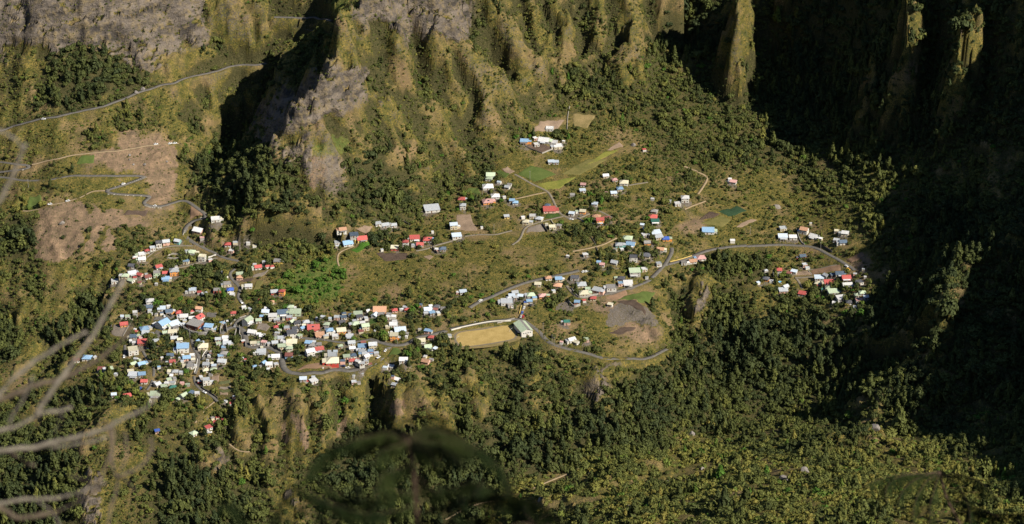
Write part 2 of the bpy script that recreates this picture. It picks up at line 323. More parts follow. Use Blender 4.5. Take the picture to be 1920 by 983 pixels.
# per zoom: x y width roof-colour roof-type [angle] [W wall] [#storeys]
HOUSES = {
1:"1380 80 180 w g -25;1430 190 70 p m;1820 290 90 r h;1870 390 80 w f;1065 240 105 s g -20 Wt;890 250 115 s g 15 Wp;785 280 95 d g 10 Ww #2;690 345 95 s f 15;605 385 80 r h 20;530 440 120 w f 15;420 480 60 w h;530 510 120 w g 15;380 610 105 d g -10 Ww;780 625 120 r g 30 Ww;1265 405 130 g h -10;1360 410 55 c f;1435 490 115 c f -10 #2;1195 545 95 b f -5;1555 520 70 w f 20;1040 620 55 n f;380 720 145 s g 25 Ww;500 745 100 r g -25;620 775 115 e g 25;425 790 55 r m;280 760 105 g h;370 830 110 g g -30 Ww;125 840 120 w f 10;755 735 105 n f 5 Wg #2;880 720 85 r g 5;1015 700 150 s h 10 Wo #2;885 810 115 b m 5;495 865 55 e m;745 880 45 w f;595 735 50 s f",
2:"780 235 150 w h 10 Ww #2;770 320 120 u g 5;985 355 145 v m 5;1110 305 75 w f;1120 400 135 u g 10 Wo;985 430 75 u f;790 445 75 w m -10;515 445 95 w f 10 Wn #2;380 500 105 g f 10;1305 420 125 r h 5 Wo;1535 395 80 r h 10;1660 370 120 o g -10 Ww #2;1385 490 150 w g 5 Ww;1525 520 100 w g 5;1650 510 200 r g 55 Ww;310 630 155 r g 15 Wo;1010 630 260 b g 52 Ww #2;1220 640 230 v m 35;680 710 185 b h 20 Wc;525 765 75 r m;700 790 150 s f 5;1050 790 100 g m 15;1180 780 150 c m 0 Ww;1235 685 105 n f 5 Ww;1215 880 125 s g 5 Wy;1310 905 100 c g;650 955 190 r m 5 We;880 940 130 s m 10;480 860 130 u m 5;610 865 75 p f;1590 650 300 n m -28 We #2;1830 695 165 b m -10 Ww #2",
3:"205 20 140 v f 5;325 60 85 r m;420 95 105 s m 15;100 50 60 w f;640 25 130 n f 5 Wr;880 35 125 k h 10 Ww #2;915 105 95 w f;830 125 45 w f;795 40 55 t f;1665 50 135 s g 10 Wr;1805 60 110 r h -10 Wo #2;1625 230 90 o g 10;1400 195 30 r m;1120 325 85 w m 15;1160 355 55 g f;930 430 95 r h;740 620 95 b m 30;830 575 50 w f;1190 575 190 g g 55 Ww #2;1270 770 160 w g -15;1385 810 90 w m -10;1450 850 100 w m;790 880 130 w f 5",
7:"660 145 105 s m 5;795 165 90 w m;670 220 105 g f;820 220 145 s m 5;760 280 80 b m;290 165 90 b g 55;375 190 85 v f;390 260 185 c h 5 Wc;1110 165 90 w f 20 We;1290 205 115 c g 10;1395 195 75 g f;1480 195 110 p f;1570 210 85 s f;750 400 135 n h -10;715 430 115 b f;735 530 160 s g -10 Ww;545 360 85 n f;165 620 150 n f 10;445 595 115 s m;435 690 115 c h;585 610 85 v m;575 680 110 g h;455 890 145 s f 10 Ww #2;325 890 75 s m 20 Wr;1080 490 85 s m 10;1145 500 45 r f;1435 365 165 s m 5;1690 445 145 w g 5 Ww;1475 560 95 b g 60;1575 590 140 w f 5 Ww;1315 620 90 b h;1700 590 95 s f 20;470 510 45 s f",
4:"175 215 135 v g -5;480 240 200 u m;705 230 200 g m 0 Wg;620 130 105 g h;700 140 55 w f;100 300 70 b m;305 310 155 w g 5 Ww #2;370 365 105 s m;50 380 105 g m 5;600 320 105 s f 0 Wr;690 335 75 w f;640 395 100 g g 55;740 410 135 d h 10;900 400 125 s h 10;1110 335 90 s g -20 Ww;1575 245 90 u h;1690 265 90 u h 15;1570 320 105 u m;1450 320 105 s f;1830 265 160 g m;1850 305 125 d m;1540 400 115 d g 10;1265 440 115 g h;1780 435 165 g h 15;360 490 95 r h 15;430 545 65 g f;555 510 115 s f 5;700 525 125 d f 10;830 510 105 b g 50;1030 500 225 r g 5 We;645 620 185 d m 10 Ww #2;780 650 95 g m 50;1140 620 175 o g 10 Wp;1320 570 140 b h 10 Ww #2;1530 560 175 c m 10 Wo;1420 655 120 w f 5 Ww;1675 650 130 s g 5;330 690 75 s f;450 695 135 s f 5;490 750 105 w f;340 780 115 s m 10;640 770 185 c m 0 Wy;460 830 145 g g 10;600 865 115 g h;945 780 135 b m;1000 815 115 n h;1115 800 115 n h 5;1130 885 175 r g 20;970 945 185 w g 25 Ww #2;1710 770 135 s g 10 Ww;1725 870 115 w g 10 Ww;1510 830 95 g h;1320 940 65 s m",
5:"430 490 150 g g 15 Wc #2;600 280 120 v g 70 Ww;475 195 85 w g 30 Ww;690 180 230 o g 0 Wo;710 270 110 n f;850 270 95 n f;845 310 95 w f;940 300 85 w m;955 190 105 r h 10;1180 180 95 r h -10;1400 135 45 r m;1545 175 145 v g 10;1705 125 115 d h -10;1820 165 95 n f 5;1625 240 110 b m 20;935 450 155 w f;1050 540 220 v g 10;900 580 50 w f;945 665 145 c m 0 Wo #2;1590 570 80 b m -30;1405 530 60 n g;1605 675 105 r h -10;1830 650 140 d h 10;1425 735 155 c g 5 Ww;1550 840 135 g g 10 Ww;1580 910 115 d g -30 Ww;375 845 155 b m 5;565 825 150 s g 5 Wc #2;400 945 115 s m;515 955 110 b f 0 Wr;1165 660 45 w f",
8:"175 280 110 e m 0 Wb;345 290 50 w f;790 235 55 s f;825 280 155 s f 5;825 350 205 c h 5 Wr;980 360 75 u f;1115 355 90 r h 5 Ww;1040 300 105 g m 10;1135 275 105 u h 15;1310 240 125 s f 5;1400 240 75 b f;1335 295 105 w g 40 Ww;1215 365 85 w g -40 Ww;1340 365 85 s f 5;1265 395 85 s m 10;1380 405 75 e f 15;410 640 110 v m 5;430 655 55 r m;540 600 55 s f;545 660 130 w m 35;1700 450 110 w f -15;1890 350 120 w m 0 Ww;1745 600 60 u f;1775 645 105 w m -30;1750 720 85 s m -20;1270 550 45 s m;1145 580 35 s f;1150 680 85 s f;1220 680 65 n f;2225 365 130 o g -20 Wp",
6:"270 310 140 b h -5;375 305 75 s g 60;110 350 95 e m;480 485 105 e m;600 475 130 g h 20;700 555 65 s f;960 205 175 c f 15 Ww #2;1000 325 75 s g -20 Ww;960 405 110 g g 40 Ww;1080 405 130 b g 30 Ww;920 520 95 c m;960 570 145 s m;1090 565 115 b m;1125 665 95 r g 0 Ww;870 880 130 r g 20;670 870 80 v m 10;1705 170 185 b m 5 Ww #2;1515 275 105 u g 5;1545 370 95 r g 10 Ww;1480 380 75 s g 10 Wp;1760 310 125 b g 10 Wp;1845 280 85 w f;1855 335 75 c f;1700 270 45 w f;1390 310 45 w f;1345 450 55 b f;1585 520 85 s h 0 Wc;1320 710 110 s g 50;1280 680 50 w f 50;1500 645 95 g f 20;1425 740 105 g m 20;1460 705 85 w f;1555 755 95 t h 0 Wp;1690 690 65 p f;1290 865 150 g m 0 Ww;1715 875 130 g g 50 Ww;1840 840 85 u m 65;1185 950 105 c f;1630 930 60 g m 60",
9:"240 450 85 w f;795 495 50 s f;660 565 65 s f -20;725 595 60 r g;470 810 75 n g 30;545 805 60 r m 10 Wc;505 870 70 r g 20;645 840 90 r h 20;410 960 115 r m 35 Ww",
10:"780 150 65 c f;830 470 115 r g 15 Ww;970 460 75 r g 20 Ww;1040 460 75 r h 20;1120 385 105 n m -5 Wy;925 390 65 s f;555 575 105 g g 10;560 620 95 o h;690 755 110 w g 5 Ww;370 725 130 n f 10;780 430 55 w f;305 545 55 s f;490 100 75 s f",
11:"140 415 110 o g 15;110 480 100 s f 10;280 435 120 u m 10;235 490 155 b g 20 Ww;400 450 145 r g 15 Wy;85 545 45 s f;610 260 90 s m 20;700 275 105 s g 20;810 275 80 s g 15;1300 65 215 s m 12;1700 35 75 s h 0 Ww #2;1580 285 105 v g 10 Wc #2;1620 415 130 v m 10 Ww;1080 445 130 r m 5 Wc;1250 460 120 r h -5 Ww;965 505 75 r h -5 Ww #2;1150 525 85 r g 0 Wp;1070 530 65 s f;825 570 100 c m -3 Wr;1440 580 85 u h;1365 585 65 w f;1310 360 30 w f;660 590 40 s f",
12:"960 180 110 g g 0 Wo;940 225 90 g h -10 Ww;925 330 140 w h 5 Ww;1070 270 60 v g -20;1175 335 75 s g -20;1200 300 65 n f;590 490 95 r h -5 Wy;1020 450 110 w h 5 Ww;920 520 140 p h 10 Wo;1260 525 70 b h 0 Ww;1690 570 75 u h;1715 630 160 r m 3;1165 715 70 s m 10 Wy;1375 720 55 w f;1415 780 95 c h -10;1500 710 85 w f;1585 740 105 s h -20;1755 850 95 c f 5 Wc;1135 460 45 w f;1770 15 75 v m 5;845 850 30 w f;1840 835 75 n f -20;1680 810 40 c f",
13:"500 235 70 c m -5;610 165 70 o h 10;720 180 75 b m 5;710 245 95 o h -15;665 300 45 s f;255 320 75 s g 15;210 370 75 v m 5;265 375 55 s m;315 360 60 v m;180 410 140 s f 3;205 455 65 n f;425 345 90 g h;465 375 50 b m;410 415 60 b m 5;370 425 40 k f;550 355 80 p h 5 Wo;890 165 95 d f;960 235 105 s h 5 Wc;985 325 105 c h 5 Wc;1030 285 60 g f;1125 295 110 s m -25;1085 380 65 r h -5;990 405 40 r m;915 425 60 b m -5 Wr;1275 265 110 n f 5;1380 170 85 d h -10;1375 225 60 b f;1450 215 100 w g 5 Ww;1525 110 120 g m 5 #2;1625 75 70 w f;1265 450 60 c m -20;805 635 75 t f 5;765 630 40 s f;855 820 95 w g 30 Ww;905 845 70 c g -40 Ww;1010 820 60 g f 10;750 845 40 p f",
14:"235 65 85 v m -15;310 30 60 g f;390 30 90 c g -10 Wo;575 105 125 o h -15;625 165 115 r g 10 Wo #2;720 135 100 e m 10 Ww;1380 30 100 n h -20;1360 110 120 r h -5 Wo;1390 170 110 t m 3;1215 215 70 v g -20;1260 280 75 b m 10;1405 335 150 v m 15 Ww;1440 385 125 s m 15;1250 360 105 w f 20;1540 410 95 k h 0 Wo;1280 465 90 n g 5 Wo;1360 460 30 p f;1010 405 140 g h -10;1055 490 140 b g -15 Wy;890 495 95 s h 0 Wt;930 555 55 w f;840 560 55 n f;1465 560 105 o g -10 Ww;1265 640 140 d h -15;1090 685 115 d f -5 Ww #2;830 740 110 s g -25 Ww;610 735 65 b m;655 775 75 p m -10;425 635 75 w m;180 650 50 w f;1440 760 85 s f 15;1830 740 65 w h;1275 945 45 s f",
15:"500 310 125 v m 0 Ww;640 320 100 w m 0 Ww;500 195 105 s f 10;795 225 130 o g -25 Ww #2;930 305 140 w g -35 Ww;1020 335 65 w m -30;1245 235 75 c f -10;1360 265 110 w m -15;1240 360 95 s f -20;1330 385 105 u g 5;770 580 95 u g 12 Wr;710 600 50 d m 10 Wr;800 700 75 s f;840 740 65 s f 10;440 770 95 r h -5;265 775 60 s h;415 840 90 n m 0;585 820 75 e m -25 Ww;655 795 95 v m -25;885 125 35 w f;1500 825 55 s f;1615 760 45 s f",
16:"265 300 105 d h -20 Wo;340 335 55 w m;160 355 55 v m 30;535 410 95 s g 35 Ww;505 465 125 s m 5;1000 290 120 v m 0;1100 255 90 s g -50 Ww;1195 250 75 u m;1280 230 115 u g 5;1375 285 125 r g 5 Wr;990 365 105 c h -20;990 395 55 r m 20;1145 360 145 r m 3;1135 430 95 g h;1060 450 60 t m;1195 485 150 g m 10;1390 390 140 w g 8 Wp;1310 570 150 w m 15;1420 625 85 d h 0;1600 495 90 g h 5;1530 525 80 g h;1655 560 85 v m 15;1555 600 105 p f 5;1215 640 75 w f;1505 690 65 s f;770 510 125 r m -20;1560 350 110 d f;1640 275 40 w f",
17:"690 305 45 w g 10;755 335 45 p h;825 355 65 c h -5;525 370 40 p g;520 415 45 v m 10;795 400 50 b h 10;750 435 45 v m 5;445 445 35 n m;610 515 45 v m -10;1275 475 55 w h 0 Ww #2;1220 512 50 w f 10;1035 475 30 w f;1155 495 40 s f;1605 328 28 w f;1630 352 55 p m -20;1445 712 90 b m -3;1625 783 35 w m;695 430 25 p f;975 112 30 r m;305 205 48 v m 5;90 52 60 b m -5 Wo;240 45 90 w g -15;300 62 80 w f -15;335 85 75 w f 10;180 75 45 w f;170 30 38 w f 30;380 50 25 w f;1330 935 60 o g 15 Ww;1390 910 75 p h 10;1275 945 45 n f;10 495 40 b m",
18:"1527 180 55 v m;1490 182 30 w f;1870 222 40 s h;1265 468 45 b m -20",
19:"1430 305 65 g h 45;1160 290 40 k m 20",
20:"278 940 60 w f -5",
21:"1590 625 75 w f 10;1830 800 30 w f",
}
# roads: zoom key, half-resolution is the photograph; (key, width, kind, points)
ROADS = [
 (15,5.5,'road',[(1500,790),(1450,750),(1330,680),(1250,630),(1130,570),(960,480),(850,460),(700,450),(540,438),(300,440),(0,452)]),
 (17,5.5,'road',[(1730,828),(1640,832),(1560,842),(1480,852),(1420,870),(1340,900),(1240,940),(1150,965)]),
 (14,5.0,'road',[(1620,540),(1630,600),(1590,680),(1550,750),(1510,800),(1430,880),(1340,975)]),
 (13,5.0,'road',[(1870,30),(1800,80),(1740,150),(1680,205),(1600,240),(1530,265),(1400,300),(1300,325),(1200,350)]),
 (13,3.5,'lane',[(1120,365),(1010,385),(930,385),(885,355),(850,320),(825,285),(805,255)]),
 (0,5.5,'road',[(880,578),(888,572),(905,562),(920,557),(938,548),(955,541),(978,532),(1000,526),(1040,517),(1072,511),(1085,506)]),
 (22,5.5,'road',[(-440,425),(-420,418),(-345,440)]) if False else (0,5.5,'road',[(844,618),(872,611),(917,603),(945,600),(976,598),(993,609),(1011,622),(1026,640),(1039,647.5),(1069,655),(1100,663),(1133,671),(1158,672.5),(1209,673),(1227,665),(1250,656)]),
 (0,3.2,'lane',[(975,597),(979,584),(983,572)]),
 (0,6.0,'road',[(844,618),(811,627),(783,632),(770,641),(755,647.5),(732,647),(709,640),(693,636)]),
 (0,7.0,'road',[(732,648),(724,653),(717,665),(709,678),(701,688),(673,692),(633,694.6),(582,698.5),(551,701),(538.5,698.5),(531,688),(529,676),(528,663),(520,657),(508,652.6),(495,648),(480,652),(463,650),(461,640),(459,628),(453,615),(440,611),(424,617),(414,628)]),
 (0,4.0,'road',[(440,611),(446,600),(458,594),(472,590)]),
 (0,4.0,'road',[(693,636),(672,640),(650,643),(625,640),(600,636),(575,634),(560,634)]),
 (0,4.5,'road',[(357.7,418),(350,430),(344,441),(350,449),(368,459),(385,466),(403,475),(415,482.6),(430,486),(448,489)]),
 (0,4.0,'road',[(440,503),(431,511),(430,518),(439,528),(451,541),(445,556),(452,566),(460,573)]),
 (0,3.5,'lane',[(415,482),(403,484),(380,490),(360,496),(335,502),(318,504)]),
 (0,3.0,'lane',[(372,461),(340,460.5),(312,462),(296,468),(283,476),(275,484)]),
 (21,5.0,'road',[(1440,825),(1400,790),(1355,745),(1370,700),(1410,650),(1470,622),(1530,600),(1500,580),(1460,555),(1420,530),(1390,500),(1370,485),(1300,510),(1240,532),(1190,542),(1130,540),(1070,530),(1052,510),(1080,485),(1120,465),(1105,457),(1060,455),(960,452),(860,450),(800,440),(775,422),(800,408),(870,390),(940,370),(1010,348),(1075,325),(1040,312),(900,310),(700,312),(580,311),(480,315),(420,325),(360,345),(300,352),(240,355),(130,340),(0,325),(-80,318)]),
 (21,4.5,'road',[(-60,300),(0,292),(100,272),(170,262),(215,250),(235,235),(205,226),(100,222),(0,215),(-60,212)]),
 (21,2.6,'track',[(775,422),(690,425),(640,445),(600,470),(490,505),(370,530),(280,565),(170,575)]),
 (21,2.6,'track',[(235,235),(320,208),(430,185),(540,160),(780,135),(900,125),(1110,88),(1320,75)]),
 (23,5.0,'road',[(-60,985),(0,965),(100,930),(250,885),(480,845),(700,795),(760,780),(840,757),(900,735),(990,690),(1110,650),(1200,627),(1290,605),(1380,570),(1560,535),(1640,505),(1700,485),(1780,478),(1887,476),(1960,465)]),
 (25,5.0,'road',[(135,126),(260,130),(400,132),(560,142)]), (25,4.5,'road',[(560,150),(430,178),(350,190),(280,207),(360,215),(450,216)]),
 (17,3.0,'lane',[(20,300),(80,335),(150,375),(265,430),(290,470),(310,510),(330,555),(350,590),(380,610),(430,630),(470,635),(520,612),(570,590)]),
 (17,3.0,'lane',[(380,610),(300,630),(200,655),(100,690),(75,740),(60,780),(0,825)]), (17,2.6,'track',[(265,430),(150,455),(60,475),(-30,500)]),
 (17,2.6,'lane',[(640,570),(690,595),(740,625)]), (17,2.6,'lane',[(1000,360),(930,372),(860,382)]),
 (17,2.8,'track',[(770,770),(690,812),(600,840),(510,858),(440,872)]), (17,3.0,'track',[(1270,240),(1380,290),(1440,330),(1410,390),(1370,450)]),
 (17,2.6,'track',[(1425,500),(1330,535),(1270,560)]), (24,3.0,'lane',[(1180,868),(1260,850),(1340,820),(1420,800),(1460,785)]), (24,2.4,'lane',[(1540,760),(1640,745),(1760,747),(1887,715)]),
 (24,2.2,'track',[(720,830),(640,865),(605,890),(600,940),(612,985)]),
 (9,2.6,'track',[(510,560),(490,590),(420,640),(350,700),(310,760),(260,840),(205,920)]), (9,3.2,'road',[(190,190),(195,280),(230,350),(290,410),(370,450),(450,480),(500,540),(545,600)]),
 (7,4.0,'road',[(180,150),(200,230),(230,340),(290,410),(320,470),(310,560),(280,680),(240,790)]), (7,3.5,'road',[(470,340),(430,400),(400,470),(380,540)]),
 (6,3.5,'road',[(830,130),(835,200),(830,240),(840,330)]), (6,3.2,'road',[(1100,220),(1130,290),(1170,340),(1230,400),(1270,470),(1265,560),(1250,640),(1220,740),(1160,830)]),
 (19,1.8,'track',[(1690,390),(1745,435),(1775,460),(1835,450),(1850,435)]), (22,2.0,'track',[(-30,780),(30,760),(50,745)]) if False else (0,1.8,'track',[(835,975),(870,955),(905,942),(945,938)]),
 (0,1.8,'track',[(1000,916),(1030,902),(1060,890),(1090,876)]), (16,3.0,'lane',[(690,310),(720,350),(745,400),(770,460)]), (16,3.0,'lane',[(670,300),(800,300),(920,280)]),
 (16,3.0,'lane',[(1290,110),(1200,125),(1080,160),(960,190),(860,200)]),
]
# flat plots: zoom key, four corners, colour name, what it is, label-free structure name
PLOTS = [
 (17,[(25,300),(170,368),(352,305),(150,235)],'field_green','grass_field'), (17,[(185,378),(240,418),(345,412),(500,312)],'field_yellow','grass_field'),
 (17,[(352,302),(500,312),(720,190),(560,188)],'field_olive','grass_field'), (17,[(490,262),(640,205),(800,122),(690,135)],'field_yellow','grass_field'),
 (17,[(98,98),(222,150),(312,112),(155,70)],'soil_dark','dirt_yard'), (17,[(690,130),(722,130),(832,92),(790,60)],'soil_pale','dirt_yard'),
 (20,[(160,968),(342,950),(392,880),(205,890)],'soil_pale','dirt_yard'), (20,[(440,930),(560,950),(620,850),(450,830)],'field_dry','grass_field'),
 (17,[(1362,648),(1480,625),(1540,598),(1450,572)],'soil_dark','ploughed_plot'), (17,[(1372,670),(1560,690),(1620,640),(1540,602)],'field_olive','grass_field'),
 (17,[(1512,575),(1590,620),(1742,572),(1660,535)],'crop_blue','crop_plot'), (17,[(1640,692),(1700,697),(1812,640),(1765,628)],'soil_pale','ploughed_plot'),
 (17,[(235,632),(365,612),(330,570),(255,590)],'crop_green','crop_plot'), (17,[(100,735),(260,725),(225,665),(110,690)],'soil_grey','gravel_yard'),
 (24,[(690,862),(738,882),(852,830),(822,788)],'crop_bright','crop_plot'), (24,[(862,880),(945,948),(1110,930),(1130,880)],'soil_dark','ploughed_plot'),
 (22,[(700,500),(820,500),(925,450),(830,440)],'soil_dark','ploughed_plot'), (22,[(760,248),(1005,285),(1060,190),(985,180)],'field_green','grass_field'), (22,[(680,225),(740,255),(860,215),(850,168)],'soil_red','dirt_yard'),
 (15,[(655,862),(900,858),(860,790),(715,812)],'soil_pale','dirt_yard'), (15,[(905,858),(1300,790),(1290,712),(870,790)],'soil_red','ploughed_plot'), (15,[(1375,655),(1450,690),(1640,590),(1600,535)],'soil_red','dirt_yard'),
 (2,[(60,850),(290,885),(400,690),(115,628)],'soil_grey','garden_plot'), (3,[(435,530),(620,545),(640,440),(460,420)],'tarmac','car_park'), (7,[(75,660),(230,690),(265,560),(100,585)],'tarmac','car_park'),
 (2,[(820,590),(1190,560),(1240,490),(860,510)],'tarmac','car_park'), (2,[(800,830),(930,900),(1000,800),(880,760)],'tarmac','car_park'),
 (4,[(0,560),(200,585),(270,490),(60,410)],'soil_grey','dirt_yard'), (8,[(250,520),(900,490),(930,405),(440,420)],'soil_red','dirt_yard'), (8,[(1650,310),(1860,290),(1830,180),(1740,170)],'field_green','grass_field'),
 (9,[(550,330),(740,310),(730,250),(560,290)],'crop_olive','crop_plot'), (9,[(565,410),(735,380),(740,350),(575,370)],'soil_grey','ploughed_plot'), (9,[(560,460),(780,440),(780,390),(570,425)],'crop_olive','crop_plot'),
 (9,[(570,500),(700,500),(705,460),(560,465)],'soil_pale','ploughed_plot'), (9,[(440,300),(560,280),(585,170),(450,210)],'soil_pale','dirt_yard'),
 (10,[(540,720),(740,690),(790,650),(600,660)],'soil_dark','ploughed_plot'), (10,[(740,640),(860,640),(1010,530),(760,600)],'soil_grey','dirt_yard'), (10,[(750,830),(850,830),(920,680),(790,700)],'field_olive','grass_field'),
 (5,[(505,450),(640,450),(650,370),(510,350)],'crop_green','garden_plot'), (21,[(560,225),(690,225),(700,160),(600,165)],'field_green','grass_field'), (21,[(200,545),(310,520),(300,450),(210,470)],'field_green','grass_field'),
 (21,[(1405,640),(1510,605),(1500,570),(1400,520)],'soil_red','dirt_yard'), (12,[(1100,120),(1200,190),(1280,150),(1180,90)],'soil_pale','dirt_yard'), (12,[(1010,150),(1140,240),(1210,180),(1080,140)],'field_green','grass_field'),
 (11,[(1180,690),(1260,740),(1330,700),(1270,670)],'soil_pale','dirt_yard'), (11,[(330,380),(480,400),(540,320),(420,310)],'soil_pale','dirt_yard'),(22,[(760,255),(1000,360),(960,290),(860,250)],'soil_dark','dirt_yard'),
 (21,[(900,600),(1080,610),(1090,570),(940,560)],'soil_dark','ploughed_plot'), (24,[(1480,720),(1640,720),(1580,590),(1470,600)],'soil_pale','dirt_yard'), (24,[(1540,430),(1660,470),(1640,400),(1560,400)],'field_green','grass_field'),
]
COVER = """RRRRRRRRRSGSSSSSFRRRRRFFSFSFSSFFFFSFFFFFFFFFFFFF
RRRRRRRRRRGGGFFFSSGRGGFSGFGFFSSFFFSFFFFFSFFFFFFF
RRDDDDDRGDDGFFFFGGSFGGFGGSGSSSFFFFSFFFFFFFFFFFFF
SSDDDDDGGSSSFFFRGFSFGGGGSSFFFFFFFFFFFFFFFFFFFFFF
SFDDDFSSSSSSFRRRRSSFGGGGSSFFFFFFFFFFFFFFFFFFFFFF
SSSSSSGGSSSFRRSSSFSSSGGSSSSFSFFFFFFFFFFFFFFFFFFF
GSSGSBBBSSFFRSGGGFFSSSSSFVVSSSFFFFFFFFFFFFFFFFFF
GGSGBBBBSDDDDDRRDDDFSSFGGGGSSSSFFFFFFFFFFFFFFFFF
GGGSGGGBGDDDDDFRDDDFFSVVGGGSSVSSFSSSSFFFFFFFFFFF
GLGGGGGBGSDDDDDFFDDFSVVSGSVVVSSFGSSGSSFSFFFFFFFF
DDBBBBBGSVFFDDDFFFFSSSFGSVVVVSVSBGSSSSSSFFFFFFFF
DDBBBGVVVVVSFFDFVVVVVSGGGGSSVVVVSSSSSSVVGFFFFFFF
SSSGSVVVVDVVVFLLGGSSGGGGGGSSVVVVFDFDSVVVBFFFFFFF
SFSSGFSFVFVVVVLLGGGSSSFVVVVVVVSFGFFSVVVVFFFFFFFF
FGSDDSVVVVVVVVVSVVVVVVVSSVVGBBFFGFDSFFVVVDDDDDFF
DSDDDVVVVVVVVVVVVVVVVVGGGSSSGBBFFDDDDDDDDDDDDDFF
DGDSSVVVVVVVVVVVVVVVVFFFDFSFSSGFDDDDDDDDDDDDDDFF
SSGSSFVVVVVFFVVSSSVVFSFFDFFFRFDDDDDDDDDDDDDDDDFF
GDGDDVVVVVFFGGFSFGGFFFFDDFFRDDDDDDDDDDDDDDDDDDFF
DGDDSSFFFVFGGGSFSGGGFFFDDFDDDDDDDDNNNNNNNNDDDFFF
DDDGSSFFFFFGFGFFDDDDDDDDDDDDDDDNNNNNNNNNNNNNDFFF
DDDDSSGFFFRFFGFDDDDDDDDDDDNNNNNNNNNNNNNNNNNNNFFF
DDDDRSFFDDDFFRFDDDDDDDDDNNNNNNNNNNNNNNNNNNNNNNNN
DDDDRSFDDDDDDRFDDDDDDDDNNNNNNNNNNNNNNNNNNNNNNNNN
DDDDRSFDDDDDDRFDDDDDDDDNNNNNNNNNNNNNNNNNNNNNNNNN""".split()
# changes to the cover map, dark forest at upper right also deepens the shade there: first row, last row, first column, last column, class
COVER_FIX = [(9,18,43,47,'D'),(0,6,36,47,'D'),(0,2,31,33,'D'),(19,19,34,41,'F'),(20,20,33,40,'F'),(18,18,15,15,'F'),(19,19,11,11,'F'),(17,17,14,17,'S'),(21,21,14,14,'F'),(17,19,20,23,'F'),
 (3,5,20,23,'S'),(5,6,20,22,'S'),(2,2,19,21,'S'),(1,1,23,25,'S'),(5,5,6,7,'S'),(6,6,0,0,'S'),(7,8,0,2,'S')]
# areas painted on the land: (zoom key, polygon, class)
AREAS = [
 (23,[(0,300),(380,380),(350,420),(600,310),(720,330),(830,420),(1000,490),(1130,540),(1330,340),(1500,250),(1480,-80),(-80,-80),(-80,300)],'R'),
 (25,[(130,820),(310,720),(480,610),(520,570),(760,480),(850,530),(730,720),(560,820),(500,860),(300,960),(100,985)],'R'), (25,[(910,-60),(1000,30),(1170,150),(1130,300),(1000,200),(920,120)],'R'), (25,[(1160,-60),(1350,-60),(1600,50),(1560,300),(1400,280),(1250,160)],'R'),
 (21,[(280,560),(600,500),(780,560),(900,560),(900,640),(860,760),(870,860),(740,860),(600,860),(440,945),(260,930),(300,700)],'B'), (21,[(780,140),(1110,95),(1310,90),(1310,240),(1000,275),(800,265)],'B'), (21,[(1090,300),(1300,280),(1280,420),(1100,420)],'B'),
 (22,[(690,440),(700,350),(770,280),(890,250),(1000,300),(1080,400),(1050,450),(880,410),(820,440)],'Q'), (22,[(300,310),(420,230),(450,330)],'Q'), (22,[(1340,350),(1390,120),(1440,150),(1420,280),(1350,370)],'R'), (22,[(620,985),(620,850),(690,740),(740,760),(700,860),(640,960)],'R'),
 (18,[(230,240),(100,150),(300,0),(640,-20),(640,150),(560,230),(400,270)],'L'), (24,[(400,170),(430,90),(560,20),(700,40),(640,150),(560,190)],'l'), (24,[(410,400),(400,180),(560,190),(530,330),(440,420)],'B'), (24,[(210,260),(200,130),(400,0),(330,150),(260,230)],'R'),
 (18,[(1000,985),(1080,880),(1200,830),(1300,850),(1350,985)],'G'), (24,[(1450,950),(1640,780),(1887,740),(1887,985)],'G'), (19,[(1750,420),(1770,200),(1850,160),(1840,440)],'G'), (19,[(620,960),(650,800),(690,560),(760,580),(720,760),(760,960)],'R'),
 (18,[(100,900),(300,880),(350,940),(260,985)],'G'), (1,[(640,560),(680,430),(900,340),(1290,335),(1150,440),(900,560)],'Y'),
 (21,[(600,700),(660,720),(668,770),(600,870),(565,905),(550,880),(635,790)],'F'), (21,[(770,680),(805,690),(745,840),(690,875),(675,850)],'F'), (21,[(605,485),(645,490),(695,580),(665,590)],'F'), (21,[(735,440),(785,450),(790,590),(740,590)],'S'), (21,[(810,700),(1100,690),(1130,780),(1000,900),(960,985),(690,985),(720,890),(860,865)],'F'), (21,[(560,-10),(860,-10),(880,110),(640,130)],'F'), (21,[(300,330),(460,340),(560,430),(330,520),(290,420)],'S'), (21,[(1000,350),(1120,380),(1110,420),(990,380)],'F'),
 (23,[(800,700),(1100,680),(1180,740),(1150,960),(850,960)],'F'), (23,[(1380,640),(1500,600),(1560,985),(1400,985)],'F'),
 (26,[(265,160),(330,200),(395,300),(400,440),(345,420),(285,300)],'B'), (26,[(190,260),(250,200),(235,380),(180,400)],'B'), (26,[(945,210),(1000,30),(1120,-10),(1200,190),(1060,260)],'G'), (26,[(1230,-10),(1400,90),(1455,180),(1380,205),(1250,120)],'G'), (26,[(585,270),(650,200),(675,280),(610,340)],'B'), (26,[(970,150),(1010,60),(1090,50),(1120,130),(1030,190)],'B'),
 (25,[(560,120),(540,20),(600,-40),(680,-40),(660,60)],'l'), (23,[(0,330),(360,330),(350,560),(100,520)],'G'),
]
